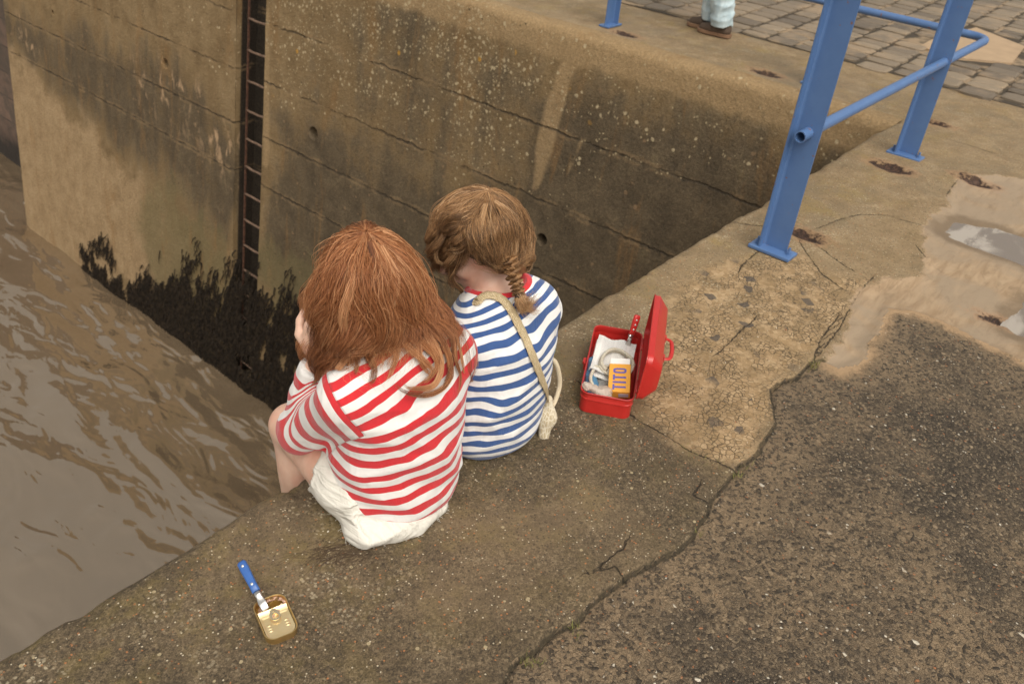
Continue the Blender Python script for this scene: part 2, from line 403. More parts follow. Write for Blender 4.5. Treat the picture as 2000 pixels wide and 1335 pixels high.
    rough = n.math('SUBTRACT', n.math('ADD', .72, n.math('MULTIPLY', fine, .2)), n.math('ADD', n.math('MULTIPLY', wet, .36), n.math('MULTIPLY', slm, .22)))
    n.set(Base_Color=c, Roughness=rough); n.b.inputs['Specular IOR Level'].default_value = .35
    hgt = n.math('ADD', n.math('MULTIPLY', fine, .35), n.math('MULTIPLY', grit, .40))
    hgt = n.math('ADD', hgt, n.math('MULTIPLY', mid, .35)); hgt = n.math('SUBTRACT', hgt, n.math('MULTIPLY', crz, n.math('MULTIPLY', czm, .45)))
    hgt = n.math('MULTIPLY', hgt, n.math('SUBTRACT', 1, n.math('MULTIPLY', slm, .93))); hgt = n.math('SUBTRACT', hgt, n.math('MULTIPLY', cm, 1.6))
    hgt = n.math('SUBTRACT', hgt, n.math('MULTIPLY', n.ss(rw, .02, -.03), 1.2))
    hgt = n.math('ADD', hgt, n.math('MULTIPLY', n.math('ADD', ag[1], ag2[2]), n.math('MULTIPLY', .22, n.math('SUBTRACT', 1, n.math('MAXIMUM', slm, czm)))))
    gp_ = n.ss(n.math('ADD', n.math('ABSOLUTE', n.attr('sd_asph')), n.math('MULTIPLY', n.math('SUBTRACT', n.noise(18, 4, .7), .5), .010)), .0065, .0015)
    n.set(Base_Color=n.mix(n.math('MULTIPLY', n.math('MULTIPLY', gp_, n.math('SUBTRACT', 1, n.math('MULTIPLY', slm, .8))), .75), c, (.030, .023, .012)))
    n.bump(hgt, .8, .008); return n.m
def mat_tarmac():
    n = NM('old_tarmac'); wv = n.vadd(n.co, n.noise(55, 3, color=True), .007); fine = n.noise(210, 4, .7)
    def layer(sc):
        return n.sep(n.vor(sc, wv, out='Color')), n.vor(sc, wv, 'DISTANCE_TO_EDGE')
    cA, eA = layer(105); cB, eB = layer(190)
    def stones(cell):
        st = n.ramp(cell[0], [(0, (.036, .028, .020)), (.4, (.064, .049, .034)), (.72, (.105, .080, .054)), (.90, (.17, .128, .082)), (.98, (.25, .19, .12))])
        st = n.mix(n.math('LESS_THAN', cell[1], .012), st, (.30, .13, .06)); return n.mix(n.math('GREATER_THAN', cell[2], .993), st, (.55, .49, .39))
    big = n.math('GREATER_THAN', cA[1], .78)
    c = n.mix(big, stones(cB), stones(cA)); ce = n.math('ADD', n.math('MULTIPLY', big, eA), n.math('MULTIPLY', n.math('SUBTRACT', 1, big), eB))
    m1 = n.noise(1.0, 5, .62, dist=.5); m2 = n.noise(6.5, 6, .7); sil = n.math('ADD', n.math('MULTIPLY', m1, .55), n.math('MULTIPLY', m2, .45))
    edge = n.attr('sd_asph'); sil = n.math('ADD', sil, n.math('MULTIPLY', n.ss(edge, -.30, .0), .13))          # dust gathers along the broken kerb edge
    c = n.mix(n.math('MULTIPLY', n.ss(ce, .09, .0), .55), c, n.mix(n.ss(sil, .42, .55), (.024, .019, .013), (.17, .12, .07)))
    dust = n.mix(n.noise(130, 4, .7), (.160, .112, .066), (.30, .215, .130))
    hole = n.ss(n.math('ADD', n.math('MULTIPLY', n.noise(120, 5, .75), .7), n.math('MULTIPLY', cA[0], .3)), .40, .56)
    c = n.mix(n.math('MULTIPLY', n.ss(sil, .44, .64), hole), c, dust)
    slm = n.ss(n.math('ADD', n.attr('sd_silt'), n.math('MULTIPLY', n.math('SUBTRACT', n.noise(14, 5, .65), .5), .11)), .05, -.012)
    c = n.mix(n.math('MULTIPLY', slm, .9), c, (.34, .225, .125))
    c = n.mix(n.math('MULTIPLY', n.ss(fine, .52, .8), .25), c, (.24, .18, .12))
    gap = n.math('MULTIPLY', n.ss(n.math('ABSOLUTE', n.math('ADD', edge, .003)), .0065, .0015), n.math('SUBTRACT', 1, slm)); c = n.mix(n.math('MULTIPLY', gap, .8), c, (.026, .020, .011))
    n.set(Base_Color=c, Roughness=n.math('ADD', .60, n.math('MULTIPLY', fine, .25))); n.b.inputs['Specular IOR Level'].default_value = .3
    h = n.math('ADD', n.math('MULTIPLY', n.ss(ce, .0, .16), n.math('ADD', .25, n.math('MULTIPLY', cB[2], .75))), n.math('MULTIPLY', fine, .4)); h = n.math('ADD', h, n.math('MULTIPLY', m2, 1.2))
    h = n.math('MULTIPLY', h, n.math('SUBTRACT', 1, n.math('MULTIPLY', slm, .85)))
    n.bump(h, .8, .0065); return n.m
BOARD = [WL(x_, y_)[1] for x_, y_ in ((700, 112), (700, 238), (700, 357), (647, 434))]
def mat_wall():
    n = NM('stained_board_marked_concrete'); x, y, z = n.sep(n.co)[0:3]
    vert = n.map((1, 1, .16)); big = n.noise(.9, 5, .6); mid = n.noise(5, 5, .62); fine = n.noise(34, 5, .7); run = n.noise(3.2, 5, .62, vert, .3)
    c = n.ramp(n.math('ADD', n.math('MULTIPLY', mid, .45), n.math('ADD', n.math('MULTIPLY', fine, .25), n.math('MULTIPLY', run, .30))),
               [(.34, (.135, .086, .038)), (.46, (.20, .132, .062)), (.56, (.255, .175, .088)), (.70, (.36, .255, .14))])
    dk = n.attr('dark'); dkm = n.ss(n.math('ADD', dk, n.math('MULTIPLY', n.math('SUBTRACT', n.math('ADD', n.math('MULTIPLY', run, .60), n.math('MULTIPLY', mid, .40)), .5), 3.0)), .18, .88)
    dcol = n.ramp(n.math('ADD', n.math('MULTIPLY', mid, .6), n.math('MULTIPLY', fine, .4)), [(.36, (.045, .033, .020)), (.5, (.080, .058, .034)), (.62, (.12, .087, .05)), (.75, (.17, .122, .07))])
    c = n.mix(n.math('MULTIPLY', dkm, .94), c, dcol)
    pl = n.attr('pale'); plm = n.ss(n.math('ADD', pl, n.math('MULTIPLY', n.math('SUBTRACT', n.math('ADD', n.math('MULTIPLY', run, .5), n.math('MULTIPLY', mid, .5)), .5), 1.9)), .22, .85)
    c = n.mix(n.math('MULTIPLY', plm, .92), c, n.ramp(n.math('ADD', n.math('MULTIPLY', fine, .5), n.math('MULTIPLY', mid, .5)), [(.3, (.20, .125, .06)), (.5, (.33, .225, .12)), (.7, (.43, .305, .175))]))
    gr = n.attr('green'); grm = n.ss(n.math('ADD', gr, n.math('MULTIPLY', n.math('SUBTRACT', n.math('ADD', n.math('MULTIPLY', run, .5), n.math('MULTIPLY', mid, .5)), .5), 3.4)), .25, .95)
    c = n.mix(n.math('MULTIPLY', grm, .7), c, n.mix(fine, (.085, .068, .026), (.195, .155, .07)))
    lk = n.attr('leak'); lkm = n.ss(n.math('ADD', lk, n.math('MULTIPLY', n.math('SUBTRACT', n.noise(9, 4, .6, vert), .5), .7)), .35, .75)
    c = n.mix(n.math('MULTIPLY', lkm, .8), c, n.mix(fine, (.27, .175, .08), (.42, .29, .155)))
    c = n.mix(n.math('MULTIPLY', n.ss(n.noise(4.5, 6, .7, vert, .5), .54, .68), .5), c, n.mix(fine, (.16, .082, .028), (.30, .165, .06)))
    # efflorescence blotches and flaked paint
    ef = n.attr('efflo'); efm = n.math('MULTIPLY', n.ss(n.noise(7.5, 5, .7, n.map((1, 1, .45)), .4), .54, .66), ef)
    c = n.mix(n.math('MULTIPLY', efm, .85), c, (.50, .33, .19))
    # lichen flecks
    lw = n.vadd(n.co, n.noise(25, 3, color=True), .03); ld = n.attr('lichen')
    for sc, th, colr in ((17, .30, (.50, .40, .245)), (34, .32, (.43, .34, .20))):
        vcol = n.sep(n.vor(sc, lw, out='Color')); vd = n.vor(sc, lw)
        on = n.math('LESS_THAN', vcol[0], n.math('MULTIPLY', n.math('MULTIPLY', ld, n.ss(n.noise(1.7, 5, .7), .28, .56)), 1.0))
        c = n.mix(n.math('MULTIPLY', n.math('MULTIPLY', on, n.ss(vd, th, th*.55)), .85), c, colr)
    vcol = n.sep(n.vor(9, lw, out='Color')); vd = n.vor(9, lw)
    c = n.mix(n.math('MULTIPLY', n.math('MULTIPLY', n.math('GREATER_THAN', vcol[1], .955), n.ss(vd, .22, .12)), n.math('MULTIPLY', ld, .9)), c, (.46, .235, .03))
    vd2 = n.vor(13, lw); vc2 = n.sep(n.vor(13, lw, out='Color'))
    c = n.mix(n.math('MULTIPLY', n.math('MULTIPLY', n.math('GREATER_THAN', vc2[2], .86), n.ss(vd2, .25, .12)), n.math('MULTIPLY', dkm, .55)), c, (.31, .19, .10))
    c = n.mix(n.math('MULTIPLY', n.math('MULTIPLY', n.math('GREATER_THAN', vc2[0], .88), n.ss(vd2, .13, .07)), .8), c, (.02, .014, .009))   # pock holes
    blk = n.math('MULTIPLY', n.ss(n.noise(22, 5, .7, n.map((1, 1, .5))), .56, .68), n.attr('black'))
    c = n.mix(n.math('MULTIPLY', blk, .85), c, (.045, .036, .02))
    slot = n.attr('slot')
    c = n.mix(slot, c, n.ramp(n.noise(4, 5, .7, vert), [(.38, (.006, .004, .003)), (.6, (.013, .008, .006)), (.8, (.04, .018, .010))]))  # near-black slot: rust stain plus the recess's shade put into the colour
    # board joints
    jn = None
    for i, zb in enumerate(BOARD):
        wv = n.math('MULTIPLY', n.math('SUBTRACT', n.noise(7+i, 6, .75), .5), .085)
        d = n.math('ABSOLUTE', n.math('ADD', n.math('SUBTRACT', z, zb), wv)); m = n.math('MULTIPLY', n.ss(d, .011, .002), n.ss(n.noise(1.1+.3*i, 5, .75), .40, .58))
        jn = m if jn is None else n.math('MAXIMUM', jn, m)
        rim = n.math('MULTIPLY', n.ss(n.math('ABSOLUTE', n.math('SUBTRACT', d, .02)), .022, .0), .4)
        c = n.mix(n.math('MULTIPLY', rim, n.ss(mid, .42, .6)), c, (.31, .20, .10))
    c = n.mix(n.math('MULTIPLY', jn, .7), c, (.028, .019, .011))
    c = n.mix(n.math('MULTIPLY', n.ss(n.noise(85, 5, .75), .42, .7), .32), c, n.mix(.5, c, (.42, .31, .18))); c = n.mix(n.math('MULTIPLY', n.ss(n.noise(55, 5, .75), .58, .42), .35), c, n.mix(.6, c, (.03, .022, .013)))
    n.set(Base_Color=c, Roughness=n.math('SUBTRACT', .88, n.math('MULTIPLY', dkm, .18))); n.b.inputs['Specular IOR Level'].default_value = .3
    h = n.math('ADD', n.math('ADD', n.math('MULTIPLY', n.noise(90, 4, .7), .35), n.math('MULTIPLY', fine, .6)), n.math('MULTIPLY', mid, .9)); h = n.math('SUBTRACT', h, n.math('MULTIPLY', jn, 1.3))
    n.bump(h, .95, .022); return n.m
def mat_water():
    n = NM('muddy_water'); x, y, z = n.sep(n.co)[0:3]
    b = n.mix(n.noise(.45, 4, .6), (.108, .075, .045), (.155, .113, .071))
    foam = n.math('MULTIPLY', n.ss(n.noise(5, 6, .75, n.map((1, .4, 1), (0, 0, .5)), 1.2), .64, .72), n.ss(n.noise(.6, 3), .48, .6))
    b = n.mix(n.math('MULTIPLY', foam, .25), b, (.42, .37, .30))
    n.set(Base_Color=b, Roughness=.01, IOR=3.1); n.b.inputs['Specular Tint'].default_value = (1.0, .92, .80, 1)
    r1 = n.noise(1.15, 2, .5, n.map((1, .5, 1), (0, 0, math.radians(40))), .9); r2 = n.noise(2.9, 2, .5, n.map((1, .42, 1), (0, 0, math.radians(-28))), .8); r3 = n.noise(13, 2, .5, n.map((1, .5, 1), (0, 0, math.radians(15))), .4)
    act = n.ss(n.math('ADD', n.math('ADD', n.math('MULTIPLY', x, .45), n.math('MULTIPLY', y, .22)), n.math('MULTIPLY', n.noise(.45, 3), 1.6)), 1.7, 3.4)
    h = n.math('ADD', n.math('MULTIPLY', r1, n.math('ADD', .30, n.math('MULTIPLY', act, .55))), n.math('MULTIPLY', n.math('ADD', r2, n.math('MULTIPLY', r3, .06)), n.math('ADD', .03, n.math('MULTIPLY', act, .34))))
    n.bump(h, .8, .20); return n.m
M_DECK, M_TAR, M_WALL, M_WATER = mat_deck(), mat_tarmac(), mat_wall(), mat_water()

# ================================================================ GROUND SHEETS
ASPH = gp([(985, 1345), (1012, 1300), (1060, 1255), (1118, 1216), (1172, 1166), (1225, 1135), (1290, 1095), (1340, 1050), (1383, 998), (1392, 968), (1420, 945), (1447, 908), (1480, 882), (1492, 850), (1510, 825), (1514, 790), (1500, 762), (1522, 745), (1560, 733), (1582, 705), (1608, 700), (1640, 716), (1672, 705), (1695, 685), (1720, 632), (1742, 597), (1785, 602), (1850, 627), (1920, 662), (2000, 704), (2120, 760)]).tolist()
ASPH = np.array([[ASPH[0][0]-.35, -.35], *ASPH, [14, .05], [14, -8], [-3, -8], [-3, -.75]])
SILT = gp([(1606, 706), (1630, 672), (1655, 650), (1662, 600), (1682, 560), (1722, 542), (1762, 548), (1800, 540), (1812, 500), (1800, 452), (1812, 425), (1850, 402), (1856, 368), (1880, 345), (1950, 342), (2010, 352), (2140, 330), (2200, 420), (2200, 790), (2120, 765), (2000, 706), (1920, 668), (1850, 634), (1785, 610), (1748, 606), (1725, 640), (1700, 692), (1672, 715), (1645, 724)])
CRAZE = gp([(1236, 792), (1300, 842), (1345, 872), (1400, 897), (1450, 902), (1492, 850), (1514, 790), (1520, 745), (1580, 705), (1640, 650), (1665, 590), (1690, 545), (1620, 530), (1570, 500), (1470, 498), (1400, 510), (1330, 545), (1300, 590), (1290, 660), (1262, 730)])
PUD = [gp([(1822, 448), (1838, 430), (1862, 424), (1890, 428), (1950, 440), (2010, 462), (2090, 500), (2080, 545), (2000, 514), (1950, 497), (1900, 480), (1850, 462)]),
       gp([(1958, 628), (1975, 612), (1990, 592), (2020, 575), (2100, 600), (2080, 680), (2010, 662), (1975, 648)])]
RUST = [((1572, 457), .085, .05), ((1737, 327), .10, .055), ((1830, 241), .08, .04), ((1222, 66), .10, .05), ((1497, 142), .11, .055), ((1905, 352), .09, .05), ((1945, 618), .05, .03)]
CRACKS = [[(1130, 745), (1200, 790), (1242, 818), (1300, 850), (1345, 880), (1400, 900), (1435, 918)], [(1400, 418), (1430, 432), (1460, 438), (1500, 441), (1545, 440)],
          [(1590, 446), (1640, 428), (1680, 418), (1730, 420), (1770, 432), (1795, 440)], [(1562, 470), (1590, 510), (1605, 530), (1640, 556), (1655, 565)],
          [(1600, 690), (1640, 640), (1665, 590), (1690, 555), (1705, 540)], [(1755, 246), (1830, 266), (1900, 287), (1960, 306), (2040, 330)],
          [(1790, 480), (1810, 505), (1840, 525)], [(1390, 985), (1352, 968), (1368, 945)], [(1225, 1135), (1200, 1105), (1150, 1120), (1215, 1072), (1228, 1050)],
          [(1400, 690), (1452, 640), (1475, 620)], [(1856, 395), (1848, 380), (1870, 352), (1900, 345)], [(1590, 700), (1604, 660), (1640, 612)], [(1480, 490), (1450, 515), (1440, 535)], [(1600, 480), (1650, 515), (1700, 545)]]
CRACKS = [gp(c_) for c_ in CRACKS]
def lines(*segs):
    out = []
    for a, b, s in segs: out += list(np.arange(a, b-1e-9, s))
    return np.array(out+[segs[-1][1]])
def ground_attrs(XY):
    P3 = np.column_stack([XY, np.zeros(len(XY))])
    Wp = XY+np.column_stack([fbm(P3, 9, 1, 4), fbm(P3, 9, 2, 4)])*.022
    A = {}
    A['sd_asph'] = poly_sdf(Wp, ASPH); A['sd_silt'] = poly_sdf(Wp, SILT); A['sd_craze'] = poly_sdf(XY, CRAZE)
    A['sd_pud'] = np.minimum(poly_sdf(Wp, PUD[0]), poly_sdf(Wp, PUD[1]))
    r = np.full(len(XY), 9.0)
    for (p, a, b) in RUST:
        c = G(*p)[:2]; q = (XY-c)/np.array([b, a]); k = np.linalg.norm(q, axis=1); r = np.minimum(r, (k-1)*b)
    A['sd_rust'] = np.minimum(r, .5)
    cs = np.full(len(XY), 9.0); ca = np.full(len(XY), 9.0)
    for c in CRACKS:
        d, s = seg_d(XY, c, False); m = d < ca; ca[m] = d[m]; cs[m] = (d*s)[m]
    # cracks: keep the sign only near the line so the interpolation crosses zero on it
    A['crack_a'] = np.minimum(ca, .2); A['crack_s'] = np.clip(cs, -.2, .2)
    return A, P3
def deck_height(XY, A, P3):
    z = fbm(P3, 1.3, 5, 3)*.007+fbm(P3, 7, 6, 3)*.0035
    sil = np.clip((.03-A['sd_silt'])/.06, 0, 1)
    a = A['sd_asph']; step = np.clip((.004-a)/.012, 0, 1)
    z = z-step*(.006+.003*np.clip(1+a/.035, 0, 1))*(1-.75*sil)
    z = z-.010*np.exp(-((a+.004)/.0055)**2)*(1-sil)*np.clip(.75+1.2*fbm(P3, 3.5, 33, 3), .15, 1)
    z = z-(1-step)*sil*.012*np.clip((.0-A['sd_silt'])/.05, 0, 1)
    z = z-.007*np.clip((.02-A['sd_pud'])/.06, 0, 1)
    z = z-.02*np.clip((.0-A['sd_rust'])/.03, 0, 1)
    z = z-.004*np.exp(-(A['crack_a']/.006)**2)
    return z
xs = lines((-4, -.6, .2), (-.6, 3.3, .009), (3.3, 5.4, .016), (5.4, 7.0, .035), (7, 20, .4))
ys = lines((-8, -1.2, .3), (-1.2, -.3, .03), (-.3, 1.24, .009), (1.24, EDGE_Y, .006))
gx, gy = np.meshgrid(xs, ys, indexing='ij'); XY = np.column_stack([gx.ravel(), gy.ravel()])
A, P3 = ground_attrs(XY); zz = deck_height(XY, A, P3)
rr = .035; ed = np.clip(XY[:, 1]-(EDGE_Y-rr), 0, rr-1e-4); keep = XY[:, 0] < 5.19
zz = np.where(keep, zz-(rr-np.sqrt(rr*rr-ed*ed)), zz)
nearedge = np.clip((XY[:, 1]-1.22)/.1, 0, 1)*keep
yy = XY[:, 1]+nearedge*(fbm(P3*np.array([1, 0, 0]), 5, 9, 5)*.014)
zz = zz-nearedge*np.clip(fbm(P3, 16, 12, 3)-.12, 0, 1)*.03
V = np.column_stack([XY[:, 0], yy, zz]); nx, ny = len(xs), len(ys)
I = (np.arange(nx-1)[:, None]*ny+np.arange(ny-1)[None, :]).ravel(); Fq = np.stack([I, I+ny, I+ny+1, I+1], 1)
fa = A['sd_asph'][Fq].mean(1) < 0
# quay face below the edge
ei = np.arange(nx)*ny+ny-1; ei = ei[xs < 5.2]; nf = [V[ei]*np.array([1, 1, 0])+np.array([0, 0, z_]) for z_ in (-.25, -1.5, -3, -5.6)]
Vx = np.vstack([V]+nf); Fx = [Fq[~fa]]; prev = ei
for k in range(4):
    cur = len(V)+k*len(ei)+np.arange(len(ei)); Fx.append(np.stack([prev[:-1], prev[1:], cur[1:], cur[:-1]], 1)[:, ::-1]); prev = cur
A2 = {k: np.concatenate([v]+[v[ei]]*4) for k, v in A.items()}
def compact(V, F, A):
    u, inv = np.unique(F, return_inverse=True); return V[u], inv.reshape(F.shape), {k: a[u] for k, a in A.items()}
v_, f_, a_ = compact(Vx, np.vstack(Fx), A2); struct(mesh_obj('quay_pavement', v_, f_, M_DECK, attrs=a_))
v_, f_, a_ = compact(V, Fq[fa], A); struct(mesh_obj('tarmac', v_, f_, M_TAR, attrs=a_))
# puddles: thin flat sheets of water lying in the hollows
M_PUD = NM('puddle_water'); M_PUD.set(Base_Color=M_PUD.mix(M_PUD.ss(M_PUD.noise(2.1, 4, .6, M_PUD.map((1, 2.2, 1)), .6), .44, .56), (.36, .30, .23), (.13, .085, .046)), Roughness=.03, IOR=3.8)  # pale areas imitate sky reflection in the base colour itself
M_PUD.bump(M_PUD.noise(11, 2), .05, .01); M_PUD = M_PUD.m
pm = (A['sd_pud'][Fq] < .004).all(1) & (V[Fq][:, :, 0] > 2).all(1)
for k in range(2):
    q = Fq[pm]; cx = V[q].mean(1); sel = (poly_sdf(cx[:, :2], PUD[k]) < .06)
    v_, f_, _ = compact(V, q[sel], {}); 
    if len(f_): v_ = v_.copy(); v_[:, 2] = np.percentile(v_[:, 2], 60)+.0015; struct(mesh_obj('puddle', v_, f_, M_PUD))
# far quay deck, behind the leaning wall
xs2 = lines((5.2, 6.3, .03), (6.3, 30, .8)); ys2 = lines((EDGE_Y, 6, .04), (6, 14, .2), (14, 40, 2))
gx, gy = np.meshgrid(xs2, ys2, indexing='ij'); XY = np.column_stack([gx.ravel(), gy.ravel()]); B_, P3 = ground_attrs(XY); z2 = deck_height(XY, B_, P3)
z2 *= np.clip((XY[:, 0]-5.2)/.1, 0, 1); nx2, ny2 = len(xs2), len(ys2)
I = (np.arange(nx2-1)[:, None]*ny2+np.arange(ny2-1)[None, :]).ravel()
struct(mesh_obj('far_quay_pavement', np.column_stack([XY, z2]), np.stack([I, I+ny2, I+ny2+1, I+1], 1), M_DECK, attrs=B_))

# ---- cobbles (setts) beyond the concrete strip
def cobbles():
    pad = np.array([G(*p)[:2] for p in [(1794, 95), (1830, 76), (1905, 58), (2000, 95), (1975, 128), (1870, 118)]])
    Vc, Fc, Rn = [], [], []
    y = -5.0; row = 0
    while y < 13:
        w = .225+random.uniform(-.02, .02); x = 6.02+random.uniform(0, .16)
        while x < 17:
            l = random.uniform(.13, .215); skew = .05
            cx, cy = x+l/2, y+w/2+skew*(x-6)
            lim = 5.98+.10*math.sin(cy*2.1)+.06*math.sin(cy*5.3)
            if x > lim and poly_sdf(np.array([[cx, cy]]), pad)[0] > .06:
                g = random.uniform(.006, .015); hz = random.uniform(.012, .024); a = random.uniform(-.035, .035); r = []
                for (s, zt) in ((0.0, -.03), (.004, hz-.007), (.020, hz)):
                    for (ux, uy) in ((-1, -.55), (-.8, -1), (.8, -1), (1, -.55), (1, .55), (.8, 1), (-.8, 1), (-1, .55)):
                        px_ = ux*(l/2-g-s)+random.uniform(-.004, .004); py_ = uy*(w/2-g-s)+random.uniform(-.004, .004)
                        r.append((cx+px_*math.cos(a)-py_*math.sin(a), cy+px_*math.sin(a)+py_*math.cos(a), zt+random.uniform(-.002, .002)))
                k = len(Vc); Vc += r; t = random.random(); Rn += [t]*24
                for q in range(2):
                    for j in range(8): Fc.append((k+q*8+j, k+q*8+(j+1) % 8, k+(q+1)*8+(j+1) % 8, k+(q+1)*8+j))
                Fc.append(tuple(range(k+16, k+24)))
            x += l
        y += w; row += 1
    n = NM('setts'); r = n.attr('rnd'); f = n.noise(28, 5, .7)
    c = n.ramp(n.math('ADD', n.math('MULTIPLY', r, .6), n.math('MULTIPLY', f, .4)), [(.15, (.10, .078, .056)), (.5, (.165, .128, .088)), (.85, (.245, .188, .125))])
    c = n.mix(n.math('MULTIPLY', n.ss(n.noise(2.2, 5, .65), .5, .66), .7), c, (.28, .20, .122))
    n.set(Base_Color=c, Roughness=n.math('ADD', .40, n.math('MULTIPLY', f, .4))); n.bump(n.math('ADD', f, n.math('MULTIPLY', n.noise(110, 3), .4)), .6, .008)
    o = mesh_obj('cobbled_paving', Vc, Fc, n.m, smooth=False, attrs={'rnd': Rn}); struct(o)
    b = NM('joint_dirt'); b.set(Base_Color=b.mix(b.ss(b.noise(3, 4), .5, .6), (.045, .033, .02), (.25, .18, .11)), Roughness=.95)
    o2 = mesh_obj('paving_bed', [(6.12, -6, .003), (30, -6, .003), (30, 40, .003), (6.12, 40, .003)], [(0, 1, 2, 3)], b.m); struct(o2)
    pr = [(p[0], p[1]) for p in pad]; bm = bmesh.new(); vs = [bm.verts.new((p[0], p[1], .018)) for p in pr]; f0 = bm.faces.new(vs)
    ex = bmesh.ops.extrude_face_region(bm, geom=[f0]); bmesh.ops.translate(bm, verts=[v for v in ex['geom'] if isinstance(v, bmesh.types.BMVert)], vec=(0, 0, -.03))
    struct(bm_obj('paving_patch', bm, plain('cast_patch', (.36, .25, .15), .7, var=.25, scale=9, bump=.004)))
cobbles()

# ================================================================ FAR WALL WITH LADDER SLOT
def soft(YZ, poly, w): return np.clip(.5-poly_sdf(YZ, np.array([WL(*p) for p in poly]))/(2*w), 0, 1)
SL0, SL1, SLD = 7.13, 7.60, .24
def wall_attrs(V):
    Q3 = np.column_stack([V[:, 1], V[:, 2], V[:, 1]*0]); YZ = V[:, 1:3]+np.column_stack([fbm(Q3, .8, 71, 3), fbm(Q3, .8, 72, 3)])*.55+np.column_stack([fbm(Q3, 3.2, 73, 3), fbm(Q3, 3.2, 74, 3)])*.16; A = {}
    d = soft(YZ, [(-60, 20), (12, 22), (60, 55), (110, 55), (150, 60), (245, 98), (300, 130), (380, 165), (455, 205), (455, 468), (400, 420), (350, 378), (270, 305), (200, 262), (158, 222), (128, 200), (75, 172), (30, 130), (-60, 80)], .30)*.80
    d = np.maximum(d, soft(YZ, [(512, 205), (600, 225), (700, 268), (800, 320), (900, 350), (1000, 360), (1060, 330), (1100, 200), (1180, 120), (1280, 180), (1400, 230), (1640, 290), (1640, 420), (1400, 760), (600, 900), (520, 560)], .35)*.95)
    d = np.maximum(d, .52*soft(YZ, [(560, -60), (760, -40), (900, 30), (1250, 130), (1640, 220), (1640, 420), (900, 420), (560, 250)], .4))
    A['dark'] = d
    A['pale'] = soft(YZ, [(30, 135), (75, 175), (150, 225), (200, 270), (270, 330), (330, 400), (370, 470), (330, 560), (-100, 560), (-100, 120)], .25)
    A['green'] = np.maximum(soft(YZ, [(300, 340), (455, 470), (455, 640), (300, 560), (250, 420)], .25), soft(YZ, [(500, 430), (620, 480), (640, 600), (640, 700), (500, 620)], .22))
    YZw = YZ; YZ = V[:, 1:3]+.12*(YZ-V[:, 1:3])
    lk = soft(YZ, [(1108, 95), (1136, 105), (1112, 200), (1085, 300), (1062, 370), (1040, 380), (1052, 300), (1078, 190)], .05)
    lk = np.maximum(lk, .8*soft(YZ, [(1140, 270), (1150, 272), (1118, 345), (1105, 350)], .03)); lk = np.maximum(lk, .55*soft(YZ, [(732, 150), (748, 155), (738, 250), (728, 245)], .04))
    lk = np.maximum(lk, soft(YZ, [(513, 10), (528, 12), (522, 330), (508, 320)], .03)*.7)
    YZ = YZw; zc = V[:, 2]; lk = np.maximum(lk, np.clip((zc+.30)/.16, 0, 1)*.95)         # paler nosing
    A['leak'] = lk
    A['efflo'] = np.clip(soft(YZ, [(230, 90), (300, 135), (455, 205), (455, 330), (380, 290), (250, 190)], .2)+soft(YZ, [(10, 20), (70, 60), (65, 110), (15, 100)], .08), 0, 1)
    l = soft(YZ, [(500, -40), (760, -60), (905, 20), (1140, 90), (1130, 190), (1040, 250), (960, 320), (800, 220), (640, 160), (530, 130)], .35)
    A['lichen'] = np.maximum(l, .35*soft(YZ, [(900, 60), (1640, 240), (1640, 330), (1300, 340), (1000, 400)], .3))
    A['lichen'] = np.maximum(A['lichen'], .25*soft(YZ, [(200, -60), (460, -60), (460, 120), (300, 60)], .3))
    A['black'] = np.maximum.reduce([soft(YZ, [(1125, 85), (1160, 95), (1200, 150), (1165, 200), (1120, 190)], .2), soft(YZ, [(1380, 170), (1440, 190), (1400, 350), (1340, 360)], .2), np.clip(1-np.abs(zc+.42)/.25, 0, 1)*.8])
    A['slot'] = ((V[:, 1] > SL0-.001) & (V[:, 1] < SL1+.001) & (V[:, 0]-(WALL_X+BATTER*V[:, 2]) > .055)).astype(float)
    return A
